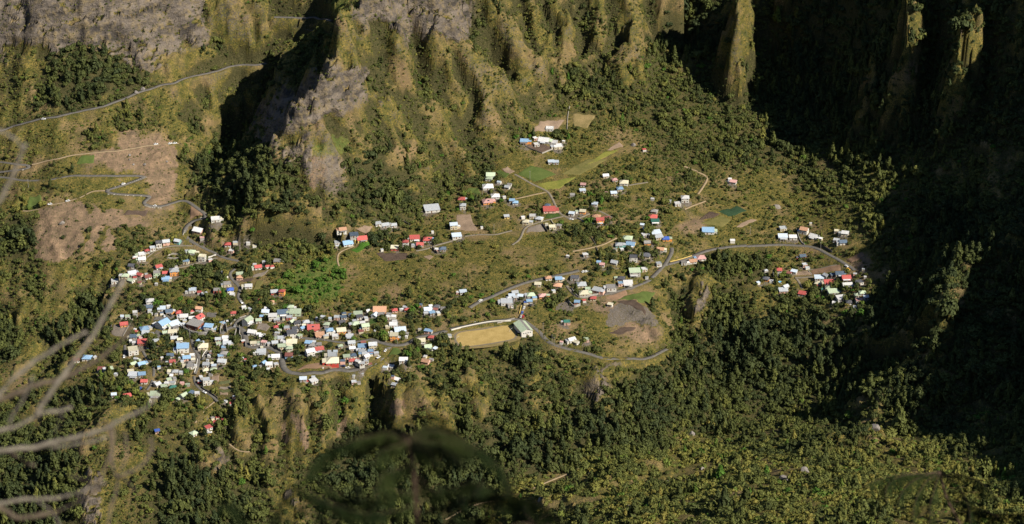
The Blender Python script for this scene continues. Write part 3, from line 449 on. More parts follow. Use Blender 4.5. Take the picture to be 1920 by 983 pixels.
CARS = [(2,1035,510,'w'),(2,1140,500,'d'),(6,1175,190,'w'),(6,1065,795,'b'),(6,820,320,'w'),(3,1075,270,'w'),(3,960,690,'s'),(8,1515,330,'w'),(8,1055,485,'w'),(8,985,455,'u'),(8,1620,230,'w'),(5,610,575,'w'),(5,1190,340,'d'),(13,355,500,'w'),(13,335,550,'b'),(13,325,595,'w'),(13,345,590,'r'),(13,425,470,'d'),(13,985,115,'w'),(13,1015,113,'w'),(14,230,165,'w'),(14,400,890,'w'),(14,440,885,'w'),(18,1655,255,'w'),(21,910,378,'w'),(21,500,503,'w'),(21,368,527,'w'),(21,1150,85,'w'),(21,1255,80,'w'),(21,1290,78,'w'),(21,1140,540,'w'),(23,322,882,'w'),(1,1440,545,'y'),(15,1405,780,'y'),(9,345,455,'w'),(19,1545,310,'w'),(17,435,638,'w'),(16,1380,150,'w')]
POLES = [(12,1003,940),(12,853,455),(12,1465,250),(15,1022,515),(13,672,895),(13,555,745),(5,1003,815),(4,1228,760),(8,1075,470),(8,1005,240),(21,210,400),(17,1755,745),(13,650,870),(7,160,120),(3,155,905)]
# free standing walls: (key, points, height, colour)
WALLS = [(1,[(1240,560),(1480,520),(1640,470)],1.2,'w'),(1,[(905,520),(950,460),(1120,465)],1.5,'n'),(1,[(905,520),(1090,525),(1120,480)],1.5,'n'),(1,[(1720,885),(1820,810)],2.0,'w'),(2,[(290,875),(380,720),(465,570)],1.3,'n'),(2,[(45,830),(100,640)],1.6,'d'),
 (2,[(1360,700),(1380,770),(1480,800),(1560,850),(1650,820)],3.0,'p'),(3,[(30,700),(90,780),(220,830),(330,845),(520,825),(640,730)],3.2,'n'),(3,[(880,670),(920,600),(1040,550),(1160,510)],1.2,'n'),(3,[(700,810),(715,710),(780,640)],3.5,'n'),(3,[(800,680),(820,800)],3.2,'n'),(3,[(1040,720),(1060,800),(1030,870),(1080,910)],3.2,'n'),(3,[(960,870),(985,760)],2.2,'n'),
 (4,[(265,850),(370,910),(450,965)],2.6,'d'),(5,[(795,770),(850,640)],3.0,'w'),(13,[(820,430),(880,490),(950,470)],2.4,'p'),(13,[(850,290),(900,360),(930,390),(1010,385),(1140,355)],1.8,'n'),(13,[(325,480),(305,560)],1.4,'y'),(14,[(310,155),(400,190)],1.8,'n'),(14,[(490,210),(580,240),(700,210)],1.4,'w'),(14,[(500,400),(570,520)],1.0,'d'),(14,[(575,550),(600,620),(640,690)],1.4,'d'),(14,[(1280,620),(1410,695)],2.0,'d'),
 (14,[(1600,755),(1740,720),(1900,670)],1.0,'y'),(15,[(690,230),(720,330),(760,420),(800,440)],1.6,'n'),(15,[(1000,455),(1100,500),(1180,550)],2.4,'d'),(15,[(850,800),(900,860)],1.0,'n'),(17,[(100,100),(160,130),(222,152)],1.6,'d'),(17,[(222,152),(312,114)],1.2,'n'),(20,[(405,985),(412,860),(425,790)],1.4,'n'),(12,[(1620,830),(1690,930)],2.2,'d'),(11,[(1305,590),(1370,660)],2.4,'d'),(11,[(940,250),(1020,295)],1.6,'d'),  # dirt yard wall: its sunless run is coloured dark, shade put into the colour
 (9,[(295,375),(360,430),(440,460),(490,510),(545,550)],2.0,'d'),(7,[(1155,300),(1150,200)],2.2,'n'),(7,[(230,790),(270,640),(290,520)],1.0,'w'),(7,[(370,530),(390,440),(460,350)],1.0,'w'),(12,[(1740,780),(1770,840),(1890,860)],1.6,'c'),(22,[(-108,420),(20,385)],1.0,'n')]
BOULDERS = [(22,1690,0,3.0)] if False else [(0,1456,390,4.2),(0,1509,884,4.5),(0,1471,900,4.6),(0,1160,888,3.2),(0,1013,938,3.4),(0,1400,878,3.0),(0,1187,273,3.2),(0,1106,890,2.2),(0,1124,907,2.0),(0,1297,815,3.0),(0,1317,880,2.4),(0,1180,952,2.6),(0,1640,803,5.0),(0,1250,905,2.2),(0,1215,950,2.6),(0,1620,418,2.6),(0,243,292,1.8),(0,250,309,1.6),(0,271,309,1.8),(0,243,300,1.3),(0,313,304,1.5),(0,256,175,3.0),(0,268,168,3.0),(0,116,420,3.0),(0,1900,870,2.4),(0,1859,930,2.2)]
def zpt(key, x, y):
    if key == 0: return x, y
    a, b, s = ZR[key]; return a + x / s, b + y / s
# ------------------------------------------------------------------ helpers for objects
def tag(o, label=None, cat=None, group=None, kind=None):
    if label: o['label'] = label
    if cat: o['category'] = cat
    if group: o['group'] = group
    if kind: o['kind'] = kind
    return o
def link(name, me, parent=None, loc=None, rotz=0.0):
    o = bpy.data.objects.new(name, me); COL.objects.link(o)
    if parent is not None: o.parent = parent
    if loc is not None: o.location = loc
    if rotz: o.rotation_euler = (0, 0, rotz)
    return o
def empty(name, loc, rotz=0.0):
    o = link(name, None, None, loc, rotz); o.empty_display_size = 0.5; return o
def mesh(name, verts, faces, mats=(), mi=None, smooth_=False):
    me = bpy.data.meshes.new(name); me.from_pydata(verts, [], faces)
    for m in mats: me.materials.append(m)
    if mi is not None: me.polygons.foreach_set('material_index', np.asarray(mi, np.int32))
    if smooth_: me.polygons.foreach_set('use_smooth', np.ones(len(me.polygons), bool))
    me.update(); return me
def np_mesh(name, co, f, smooth_=False):
    me = bpy.data.meshes.new(name); co = np.asarray(co, np.float32); f = np.asarray(f, np.int32); k = f.shape[1]
    me.vertices.add(len(co)); me.vertices.foreach_set('co', co.ravel())
    me.loops.add(f.size); me.loops.foreach_set('vertex_index', f.ravel())
    me.polygons.add(len(f)); me.polygons.foreach_set('loop_start', np.arange(0, f.size, k, dtype=np.int32))
    me.polygons.foreach_set('loop_total', np.full(len(f), k, np.int32))
    if smooth_: me.polygons.foreach_set('use_smooth', np.ones(len(f), bool))
    me.update(calc_edges=True); return me
class MB:
    def __init__(s): s.v = []; s.f = []; s.m = []
    def box(s, x0, y0, z0, x1, y1, z1, m=0):
        b = len(s.v); s.v += [(x0,y0,z0),(x1,y0,z0),(x1,y1,z0),(x0,y1,z0),(x0,y0,z1),(x1,y0,z1),(x1,y1,z1),(x0,y1,z1)]
        for q in ((0,3,2,1),(4,5,6,7),(0,1,5,4),(1,2,6,5),(2,3,7,6),(3,0,4,7)): s.f.append(tuple(b+i for i in q)); s.m.append(m)
    def poly(s, pts, m=0): b = len(s.v); s.v += [tuple(p) for p in pts]; s.f.append(tuple(range(b, b+len(pts)))); s.m.append(m)
    def slab(s, top, th, m=0):
        """a sheet given by its upper outline, with thickness"""
        b = len(s.v); n = len(top); s.v += [tuple(p) for p in top] + [(p[0], p[1], p[2]-th) for p in top]
        s.f.append(tuple(range(b, b+n))); s.f.append(tuple(b+n+i for i in range(n-1, -1, -1))); s.m += [m, m]
        for i in range(n): j = (i+1) % n; s.f.append((b+j, b+i, b+n+i, b+n+j)); s.m.append(m)
    def tube(s, pts, rad, n=6, m=0):
        b = len(s.v); k = len(pts)
        for i, p in enumerate(pts):
            p = Vector(p); d = (Vector(pts[min(i+1, k-1)]) - Vector(pts[max(i-1, 0)])).normalized()
            a = d.orthogonal().normalized(); c = d.cross(a); r = rad[i] if hasattr(rad, '__len__') else rad
            for j in range(n): t = 2*math.pi*j/n; s.v.append(tuple(p + (a*math.cos(t) + c*math.sin(t))*r))
        for i in range(k-1):
            for j in range(n): s.f.append((b+i*n+j, b+i*n+(j+1)%n, b+(i+1)*n+(j+1)%n, b+(i+1)*n+j)); s.m.append(m)
        s.f.append(tuple(b+j for j in range(n-1, -1, -1))); s.f.append(tuple(b+(k-1)*n+j for j in range(n))); s.m += [m, m]
    def build(s, name, mats, smooth_=False): return mesh(name, s.v, s.f, mats, s.m, smooth_)

# ------------------------------------------------------------------ materials
def mat(name):
    m = bpy.data.materials.new(name); m.use_nodes = True
    return m, m.node_tree, m.node_tree.nodes['Principled BSDF']
def node(t, kind, **kw):
    n = t.nodes.new(kind)
    for k, v in kw.items(): setattr(n, k, v)
    return n
def mixc(t, fac, a, b):
    n = node(t, 'ShaderNodeMix', data_type='RGBA'); L = t.links
    for s_, v in ((0, fac), (6, a), (7, b)):
        if hasattr(v, 'is_output'): L.new(v, n.inputs[s_])
        elif isinstance(v, (tuple, list)): n.inputs[s_].default_value = (*v, 1)
        else: n.inputs[s_].default_value = v
    return n.outputs[2]
def mth(t, op, a, b=0.0, clamp=False):
    n = node(t, 'ShaderNodeMath', operation=op, use_clamp=clamp)
    for i, v in enumerate((a, b)):
        if hasattr(v, 'is_output'): t.links.new(v, n.inputs[i])
        else: n.inputs[i].default_value = v
    return n.outputs[0]
def noise(t, vec, scale, detail=4, rough=0.55):
    n = node(t, 'ShaderNodeTexNoise'); n.inputs['Scale'].default_value = scale; n.inputs['Detail'].default_value = detail; n.inputs['Roughness'].default_value = rough
    if vec is not None: t.links.new(vec, n.inputs['Vector'])
    return n.outputs['Fac']
def rng_(t, v, a, b, c=0.0, d=1.0):
    n = node(t, 'ShaderNodeMapRange'); t.links.new(v, n.inputs[0])
    for i, q in enumerate((a, b, c, d)): n.inputs[i+1].default_value = q
    return n.outputs[0]
def bump(t, bsdf, h, dist, strength=1.0):
    b = node(t, 'ShaderNodeBump'); b.inputs['Distance'].default_value = dist; b.inputs['Strength'].default_value = strength
    t.links.new(h, b.inputs['Height']); t.links.new(b.outputs[0], bsdf.inputs['Normal'])
def simple(name, col, rough=0.9, spec=0.1, var=0.15, scale=0.6, objvar=0.0):
    m, t, b = mat(name); g = node(t, 'ShaderNodeNewGeometry')
    n1 = noise(t, g.outputs['Position'], scale, 4)
    f = rng_(t, n1, 0.3, 0.7, 1 - var, 1 + var)
    if objvar:
        oi = node(t, 'ShaderNodeObjectInfo'); f = mth(t, 'MULTIPLY', f, rng_(t, oi.outputs['Random'], 0, 1, 1 - objvar, 1 + objvar))
    mm = node(t, 'ShaderNodeVectorMath', operation='SCALE'); mm.inputs[0].default_value = col; t.links.new(f, mm.inputs['Scale'])
    t.links.new(mm.outputs[0], b.inputs['Base Color']); b.inputs['Roughness'].default_value = rough; b.inputs['Specular IOR Level'].default_value = spec
    return m

def ground_material():
    m, t, b = mat('hillside'); L = t.links
    g = node(t, 'ShaderNodeNewGeometry'); P = g.outputs['Position']
    a1 = node(t, 'ShaderNodeAttribute', attribute_name='cov'); a2 = node(t, 'ShaderNodeAttribute', attribute_name='cov2')
    s1 = node(t, 'ShaderNodeSeparateColor'); L.new(a1.outputs['Color'], s1.inputs[0]); s2 = node(t, 'ShaderNodeSeparateColor'); L.new(a2.outputs['Color'], s2.inputs[0])
    rock, green, soil = s1.outputs; litter, dry, stone = s2.outputs
    nb = noise(t, P, 0.035, 5); nm = noise(t, P, 0.16, 5, 0.62); nf = noise(t, P, 0.75, 4, 0.65); nff = noise(t, P, 2.6, 2, 0.6)
    straw = mixc(t, rng_(t, nm, 0.35, 0.68), (0.078, 0.078, 0.020), (0.255, 0.186, 0.054))
    straw = mixc(t, rng_(t, nf, 0.42, 0.58, 0, 0.85), straw, (0.046, 0.056, 0.020))
    straw = mixc(t, rng_(t, nb, 0.48, 0.68, 0, 0.6), straw, (0.25, 0.165, 0.10))
    lit = mixc(t, rng_(t, nf, 0.35, 0.65), (0.030, 0.032, 0.014), (0.085, 0.075, 0.034))
    grn = mixc(t, rng_(t, nm, 0.35, 0.65), (0.068, 0.105, 0.025), (0.135, 0.150, 0.042))
    soi = mixc(t, rng_(t, nm, 0.35, 0.7), (0.135, 0.098, 0.068), (0.30, 0.200, 0.130))
    soi = mixc(t, rng_(t, nf, 0.5, 0.66, 0, 0.75), soi, (0.105, 0.098, 0.048)); tz = node(t, 'ShaderNodeVectorMath', operation='MULTIPLY'); L.new(P, tz.inputs[0]); tz.inputs[1].default_value = (0.012, 0.012, 0.42)
    soi = mixc(t, rng_(t, noise(t, tz.outputs[0], 1.0, 3, 0.6), 0.52, 0.64, 0, 0.6), soi, (0.125, 0.088, 0.060))
    # layered basalt: bands follow height, warped
    mp = node(t, 'ShaderNodeVectorMath', operation='MULTIPLY'); tl = node(t, 'ShaderNodeVectorMath', operation='DOT_PRODUCT'); L.new(P, tl.inputs[0]); tl.inputs[1].default_value = (-0.16, 0.0, 1.0); xy = node(t, 'ShaderNodeSeparateXYZ'); L.new(P, xy.inputs[0]); cb = node(t, 'ShaderNodeCombineXYZ'); L.new(xy.outputs[0], cb.inputs[0]); L.new(xy.outputs[1], cb.inputs[1]); L.new(tl.outputs['Value'], cb.inputs[2])
    L.new(cb.outputs[0], mp.inputs[0]); mp.inputs[1].default_value = (0.03, 0.03, 0.13)
    wv = node(t, 'ShaderNodeVectorMath', operation='ADD'); L.new(mp.outputs[0], wv.inputs[0]); ws = node(t, 'ShaderNodeVectorMath', operation='SCALE'); ws.inputs[0].default_value = (0.3, 0.3, 1.3); L.new(nb, ws.inputs['Scale']); L.new(ws.outputs[0], wv.inputs[1])
    band = noise(t, wv.outputs[0], 1.0, 6, 0.68)
    roc = mixc(t, rng_(t, band, 0.40, 0.60), (0.060, 0.053, 0.047), (0.190, 0.158, 0.130))
    roc = mixc(t, rng_(t, nf, 0.5, 0.72, 0, 0.55), roc, (0.055, 0.050, 0.052))
    roc = mixc(t, rng_(t, nm, 0.48, 0.66, 0, 0.7), roc, (0.235, 0.18, 0.095))
    sto = mixc(t, rng_(t, nf, 0.4, 0.65), (0.10, 0.088, 0.078), (0.17, 0.145, 0.125))
    e = rng_(t, nf, 0.3, 0.7, -0.28, 0.28)
    def k(w_): return rng_(t, mth(t, 'ADD', w_, e), 0.32, 0.68)
    c = mixc(t, k(litter), straw, lit); c = mixc(t, k(green), c, grn); c = mixc(t, k(soil), c, soi); c = mixc(t, k(stone), c, sto); c = mixc(t, k(rock), c, roc)
    fine = rng_(t, nff, 0.3, 0.7, 0.72, 1.28)
    sc = node(t, 'ShaderNodeVectorMath', operation='SCALE'); L.new(c, sc.inputs[0]); L.new(fine, sc.inputs['Scale'])
    L.new(sc.outputs[0], b.inputs['Base Color']); b.inputs['Roughness'].default_value = 1.0; b.inputs['Specular IOR Level'].default_value = 0.03
    h = mth(t, 'ADD', mth(t, 'MULTIPLY', nf, 1.0), mth(t, 'ADD', mth(t, 'MULTIPLY', nff, 0.35), mth(t, 'MULTIPLY', mth(t, 'MULTIPLY', mth(t, 'ADD', band, mth(t, 'MULTIPLY', nm, 0.8)), rock), 4.5)))
    bump(t, b, h, 1.5, 0.8)
    return m
M_GROUND = ground_material()
M_ROAD = simple('asphalt', (0.118, 0.110, 0.100), 1.0, 0.0, 0.25, 0.5)
M_LANE = simple('worn_concrete', (0.175, 0.152, 0.120), 1.0, 0.0, 0.2, 0.5)
M_TRACK = simple('dirt_track', (0.27, 0.205, 0.130), 1.0, 0.02, 0.22, 0.6)
M_KERB = simple('pale_kerb', (0.42, 0.39, 0.34), 0.9, 0.1, 0.12, 0.8)
def plot_material(name, c1, c2, rows=0.0):
    m, t, b = mat(name); g = node(t, 'ShaderNodeNewGeometry'); P = g.outputs['Position']
    n1 = noise(t, P, 0.12, 5, 0.6); n2 = noise(t, P, 0.9, 4, 0.65)
    f = mth(t, 'ADD', mth(t, 'MULTIPLY', n1, 0.6), mth(t, 'MULTIPLY', n2, 0.5))
    c = mixc(t, rng_(t, f, 0.4, 0.72), c1, c2); h = n2
    if rows:
        w_ = node(t, 'ShaderNodeTexWave', wave_type='BANDS', bands_direction='X'); w_.inputs['Scale'].default_value = rows; w_.inputs['Distortion'].default_value = 1.5
        uv = node(t, 'ShaderNodeAttribute', attribute_name='uvw'); t.links.new(uv.outputs['Vector'], w_.inputs['Vector'])
        c = mixc(t, rng_(t, w_.outputs['Fac'], 0.2, 0.8, 0, 0.5), c, tuple(v * 0.45 for v in c1)); h = mth(t, 'ADD', n2, w_.outputs['Fac'])
    t.links.new(c, b.inputs['Base Color']); b.inputs['Roughness'].default_value = 1.0; b.inputs['Specular IOR Level'].default_value = 0.02
    bump(t, b, h, 0.4, 0.8); return m
PM = {'field_green': plot_material('mown_green_grass', (0.055, 0.085, 0.022), (0.105, 0.130, 0.040)), 'field_yellow': plot_material('yellowing_grass', (0.10, 0.125, 0.028), (0.22, 0.20, 0.05)),
      'field_olive': plot_material('olive_grass', (0.085, 0.088, 0.030), (0.17, 0.145, 0.055)), 'field_dry': plot_material('dry_grass', (0.13, 0.11, 0.045), (0.25, 0.185, 0.09)),
      'soil_dark': plot_material('dark_soil', (0.085, 0.062, 0.050), (0.155, 0.112, 0.085), 0.25), 'soil_pale': plot_material('pale_soil', (0.17, 0.125, 0.092), (0.29, 0.21, 0.15)),
      'soil_red': plot_material('red_soil', (0.15, 0.098, 0.065), (0.26, 0.165, 0.105)), 'soil_grey': plot_material('grey_soil', (0.14, 0.118, 0.10), (0.235, 0.195, 0.16)),
      'crop_blue': plot_material('blue_green_crop', (0.028, 0.060, 0.034), (0.055, 0.095, 0.050), 0.3), 'crop_green': plot_material('green_crop', (0.045, 0.085, 0.022), (0.09, 0.13, 0.04), 0.35),
      'crop_bright': plot_material('bright_crop', (0.05, 0.12, 0.018), (0.085, 0.175, 0.03), 0.35), 'crop_olive': plot_material('olive_crop', (0.09, 0.105, 0.045), (0.16, 0.165, 0.08), 0.3), 'tarmac': M_ROAD}

# ------------------------------------------------------------------ roads and house pads cut into the land
def catmull(p, step):
    p = np.asarray(p, float); out = []
    q = np.vstack([2 * p[0] - p[1], p, 2 * p[-1] - p[-2]])
    for i in range(len(p) - 1):
        n = max(2, int(np.hypot(*(p[i + 1] - p[i])) / step)); t = np.arange(n)[:, None] / n
        a, b_, c, d = q[i], q[i + 1], q[i + 2], q[i + 3]
        out.append(0.5 * (2 * b_ + (c - a) * t + (2 * a - 5 * b_ + 4 * c - d) * t ** 2 + (3 * b_ - a - 3 * c + d) * t ** 3))
    return np.vstack(out + [p[-1:]])
YARD = np.zeros_like(ZG); KBEST = np.zeros_like(ZG); KZ = ZG.copy(); BLOCK = np.zeros_like(ZG)
def stamp(x, y, z, rad, soft, blk=None):
    i0, i1 = np.searchsorted(XS, [x - rad - soft, x + rad + soft]); j0, j1 = np.searchsorted(YS, [y - rad - soft, y + rad + soft])
    if i1 <= i0 or j1 <= j0: return
    d = np.hypot(GXX[j0:j1, i0:i1] - x, GYY[j0:j1, i0:i1] - y)
    k = 1 - smooth(rad, rad + soft, d); kb_ = KBEST[j0:j1, i0:i1]; m = k > kb_
    kb_[m] = k[m]; KZ[j0:j1, i0:i1][m] = z
    if blk is not None: BLOCK[j0:j1, i0:i1] = np.maximum(BLOCK[j0:j1, i0:i1], (d < blk) * 1.0)
road_lines = []
for key, wd, kind, pts in ROADS:
    wd *= 0.76
    q = catmull([zpt(key, *p) for p in pts], 3.0)
    x, y, z = hit(q[:, 0], q[:, 1])
    P3 = np.stack([x, y], 1)
    keep = [0]
    for i in range(1, len(P3)):
        if np.hypot(*(P3[i] - P3[keep[-1]])) > 1.2: keep.append(i)
    P3 = P3[keep]
    for _ in range(5 if kind != 'track' else 3): P3[1:-1] = 0.25 * P3[:-2] + 0.5 * P3[1:-1] + 0.25 * P3[2:]
    seg = np.concatenate([[0], np.cumsum(np.hypot(*np.diff(P3, axis=0).T))])
    n = max(3, int(seg[-1] / 1.8)); s_ = np.linspace(0, seg[-1], n)
    x = np.interp(s_, seg, P3[:, 0]); y = np.interp(s_, seg, P3[:, 1]); z = sample(ZG, x, y)
    r = 10 if kind == 'road' else 5
    zp = np.pad(z, r, mode='edge'); z = np.convolve(zp, np.ones(2 * r + 1) / (2 * r + 1), mode='valid')
    road_lines.append((kind, wd, x, y, z))
    for a, b_, c in zip(x[::3], y[::3], z[::3]):          # nothing tall right below a road
        i0, i1 = np.searchsorted(XS, [a - 4, a + 4]); j0, j1 = np.searchsorted(YS, [b_ - 9, b_])
        BLOCK[j0:j1, i0:i1] = np.maximum(BLOCK[j0:j1, i0:i1], 0.45 if kind == 'track' else 0.6)
    for a, b_, c in zip(x, y, z): stamp(a, b_, c - 0.25, wd / 2 + 1.5, 4.0 if kind != 'track' else 2.5, wd / 2 + 0.6)
houses = []
WALLC = ['w', 'w', 'w', 'w', 'c', 'c', 'n', 'n', 'p']
hr = random.Random(11)
for key in HOUSES:
    for e in HOUSES[key].split(';'):
        tk = e.split(); zx, zy, zw = float(tk[0]), float(tk[1]), float(tk[2])
        d = dict(key=key, roof=tk[3], kind=tk[4], ang=hr.uniform(-18, 18), wall=hr.choice(WALLC), st=1)
        for q in tk[5:]:
            if q[0] == 'W': d['wall'] = q[1]
            elif q[0] == '#': d['st'] = int(q[1])
            else: d['ang'] = float(q)
        d['px'], d['py'] = zpt(key, zx, zy); d['pw'] = zw / ZR[key][2]
        houses.append(d)
hx, hy, hz = hit([d['px'] for d in houses], [d['py'] + 3.0 + 2.0 * d['st'] for d in houses])
for d, x, y, z in zip(houses, hx, hy, hz):
    f = project(x, y, z)[2]; w_m = d['pw'] * f / FPX; a = abs(math.radians(d['ang']))
    asp = {'g': 0.86, 'h': 0.90, 'f': 0.88, 'm': 0.78}[d['kind']]
    if w_m < 4: asp = 0.9
    L_ = w_m / (math.cos(a) + asp * math.sin(a) * 0.9); d.update(x=x, y=y, z=z, L=L_ * 0.99, W=L_ * asp * 0.99)
for _ in range(3):                        # neighbours never run into each other
    for i, a in enumerate(houses):
        for b_ in houses[i + 1:]:
            dx = a['x'] - b_['x']; dy = a['y'] - b_['y']
            if abs(dx) > 20 or abs(dy) > 20: continue
            ra = 0.5 * (a['L'] + a['W']) * 0.52; rb = 0.5 * (b_['L'] + b_['W']) * 0.52; dist = math.hypot(dx, dy) + 1e-6
            if dist < (ra + rb) * 0.92:
                push = ((ra + rb) * 0.92 - dist) * 0.35; ux, uy = dx / dist, dy / dist
                a['x'] += ux * push; a['y'] += uy * push; b_['x'] -= ux * push; b_['y'] -= uy * push
                if dist < (ra + rb) * 0.8: a['L'] *= .98; a['W'] *= .98; b_['L'] *= .98; b_['W'] *= .98
road_xy = np.concatenate([np.stack([x, y], 1)[::2] for k_, w_, x, y, z in road_lines if k_ != 'track'])
for _ in range(900):                      # small tin-roofed outbuildings squeezed in between the village houses
    if sum(1 for d in houses if d.get('extra')) >= 75: break
    o = hr.choice(houses)
    if not (235 < o['px'] < 860 and 565 < o['py'] < 720) or o.get('extra'): continue
    a = hr.choice((0, math.pi, 4.5, 1.6)) + hr.uniform(-.5, .5); rad = 0.5*(o['L'] + o['W'])*0.5 + hr.uniform(2.2, 4.0); x, y = o['x'] + math.cos(a)*rad, o['y'] + math.sin(a)*rad
    if min(math.hypot(e['x']-x, e['y']-y) - 0.25*(e['L']+e['W']) for e in houses) < 1.9: continue
    if np.hypot(road_xy[:, 0]-x, road_xy[:, 1]-y).min() < 4.2: continue
    z = float(sample(ZG, np.array([x]), np.array([y]))[0]); qx, qy, qf = project(x, y, z + 1.5); L_ = hr.uniform(3.0, 4.6)
    houses.append(dict(key=0, roof=hr.choice('wwsssvnngceu'), kind=hr.choice('mmf'), ang=o['ang'] + hr.choice((0, 90)), wall=hr.choice('wnnc'), st=1, px=float(qx), py=float(qy), pw=L_*FPX/float(qf)*0.95, x=x, y=y, z=z, L=L_, W=L_*hr.uniform(0.65, 0.85), extra=True))
for d in houses:
    d['z'] = float(sample(ZG, np.array([d['x']]), np.array([d['y']]))[0])
    rr = math.hypot(d['L'], d['W']) / 2
    stamp(d['x'], d['y'], d['z'] - 0.05, rr * 0.9, 3.5, rr * 0.95 + 0.5)
    i0, i1 = np.searchsorted(XS, [d['x'] - rr - 6, d['x'] + rr + 6]); j0, j1 = np.searchsorted(YS, [d['y'] - rr - 8, d['y'] + rr + 6])
    dd = np.hypot(GXX[j0:j1, i0:i1] - d['x'], GYY[j0:j1, i0:i1] - d['y'] + 1.5)
    YARD[j0:j1, i0:i1] = np.maximum(YARD[j0:j1, i0:i1], 1 - smooth(rr, rr + 5.5, dd))
# the sports pitch is levelled too
pfx, pfy, pfz = hit([850, 905, 965, 965, 905, 850], [632, 655, 648, 612, 610, 620])
PITCH_C = (float(np.mean(hit(911, 630)[0])), float(np.mean(hit(911, 630)[1])), float(hit(911, 630)[2][0]))
for a in np.linspace(-22, 22, 14):
    for b_ in np.linspace(-13, 13, 10): stamp(PITCH_C[0] + a, PITCH_C[1] + b_, PITCH_C[2], 5.0, 4.0, 7.0)
for key, crn, c_, nm in PLOTS:
    q = [zpt(key, *p) for p in crn]; x, y, z = hit([p[0] for p in q], [p[1] for p in q])
    for u_ in np.linspace(0, 1, 14):
        for v_ in np.linspace(0, 1, 14):
            X_ = (x[0]*(1-u_)+x[1]*u_)*(1-v_) + (x[3]*(1-u_)+x[2]*u_)*v_; Y_ = (y[0]*(1-u_)+y[1]*u_)*(1-v_) + (y[3]*(1-u_)+y[2]*u_)*v_
            rr = max(1.6, 0.075 * math.hypot(x[2]-x[0], y[2]-y[0]))
            i0, i1 = np.searchsorted(XS, [X_-rr, X_+rr]); j0, j1 = np.searchsorted(YS, [Y_-rr, Y_+rr])
            dd = np.hypot(GXX[j0:j1, i0:i1]-X_, GYY[j0:j1, i0:i1]-Y_) < rr
            BLOCK[j0:j1, i0:i1] = np.maximum(BLOCK[j0:j1, i0:i1], dd * (0.9 if c_ != 'field_olive' else 0.6))
ZG = ZG * (1 - KBEST) + KZ * KBEST

# ------------------------------------------------------------------ what covers the land
CODES = 'RDFSGBVLNQYl'
cg = np.array([[CODES.index(c) for c in row] for row in COVER])
for r0, r1, c0, c1, cl in COVER_FIX: cg[r0:r1+1, c0:c1+1] = CODES.index(cl)
def inside(px, py, poly):
    r = np.zeros(px.shape, bool); n = len(poly)
    for i in range(n):
        x0, y0 = poly[i]; x1, y1 = poly[(i + 1) % n]
        if y0 == y1: continue
        r ^= ((y0 > py) != (y1 > py)) & (px < (x1 - x0) * (py - y0) / (y1 - y0) + x0)
    return r
def cover_at(x, y, z, jit=1.0):
    px, py, f = project(x, y, z)
    jx = px + jit * (26 * fbm(x / 18, y / 18, 71, 3)); jy = py + jit * (18 * fbm(x / 18 + 40, y / 18, 72, 3))
    W = np.zeros(px.shape + (len(CODES),), np.float32)
    c = np.clip((jx - 20) / 40, 0, 46.999); r = np.clip((jy - 20) / 40, 0, 23.999)
    ci = c.astype(int); ri = r.astype(int); fc = c - ci; fr = r - ri
    for dr in (0, 1):
        for dc in (0, 1):
            wgt = (fr if dr else 1 - fr) * (fc if dc else 1 - fc); code = cg[ri + dr, ci + dc]
            for k in range(len(CODES)): W[..., k] += wgt * (code == k)
    ax = px + jit * 7 * fbm(x / 6, y / 6, 73, 2); ay = py + jit * 5 * fbm(x / 6 + 9, y / 6, 74, 2)
    for key, pts, cl in AREAS:
        pl = [zpt(key, *p) for p in pts]; xs_ = [p[0] for p in pl]; ys_ = [p[1] for p in pl]
        m = (ax > min(xs_)) & (ax < max(xs_)) & (ay > min(ys_)) & (ay < max(ys_))
        if not m.any(): continue
        mm = np.zeros(px.shape, bool); mm[m] = inside(ax[m], ay[m], pl)
        if cl == 'R' and key == 23 and pts[0] == (0, 300):
            pass
        W[mm] *= 0.15; W[mm, CODES.index(cl)] += 0.85
    return W
def box(a, r):
    for ax in (0, 1):
        c = np.cumsum(np.insert(np.pad(a, [(r, r) if k == ax else (0, 0) for k in (0, 1)], mode='edge'), 0, 0, axis=ax), axis=ax)
        n_ = a.shape[ax]; a = (np.take(c, np.arange(2*r+1, 2*r+1+n_), axis=ax) - np.take(c, np.arange(n_), axis=ax)) / (2*r+1)
    return a
HOLLOW = np.clip((box(box(ZG, 6), 6) - ZG) / 2.5, -1.5, 1.5)      # > 0 in gullies, < 0 on ribs
gy_, gx_ = np.gradient(ZG, YS, XS); SL = np.degrees(np.arctan(np.hypot(gx_, gy_)))
CW = cover_at(GXX, GYY, ZG)
K = {c: i for i, c in enumerate(CODES)}
steepk = smooth(47, 62, SL + 6 * fbm(GXX / 9, GYY / 9, 81, 2)) * smooth(-0.25, 0.35, fbm(GXX / 35, GYY / 40, 82, 3))
rock = np.clip(CW[..., K['R']] * smooth(28, 46, SL + 12 * fbm(GXX / 14, GYY / 14, 83, 3)) * 1.15 + 0.22 * steepk * (1 - CW[..., K['D']]) * (1 - CW[..., K['F']]) - 0.18 * HOLLOW * smooth(15, 30, SL) * (1 - CW[..., K['D']]), 0, 1)
green = np.clip(CW[..., K['L']] * 0.7 + 0.62 * CW[..., K['l']] + 0.30 * CW[..., K['V']] + 0.12 * CW[..., K['N']], 0, 1)
soil = np.clip(CW[..., K['B']] + 0.30 * CW[..., K['V']] + 0.45 * CW[..., K['Y']] + 0.35 * (1 - smooth(0, 0.25, np.abs(KBEST - 0.55))) + 0.25 * CW[..., K['R']], 0, 1)
litter = np.clip(0.45*HOLLOW*smooth(15, 30, SL) + CW[..., K['D']] + 0.62 * CW[..., K['F']] + 0.33 * CW[..., K['S']] + 0.45 * CW[..., K['N']] + 0.5 * CW[..., K['L']], 0, 1)
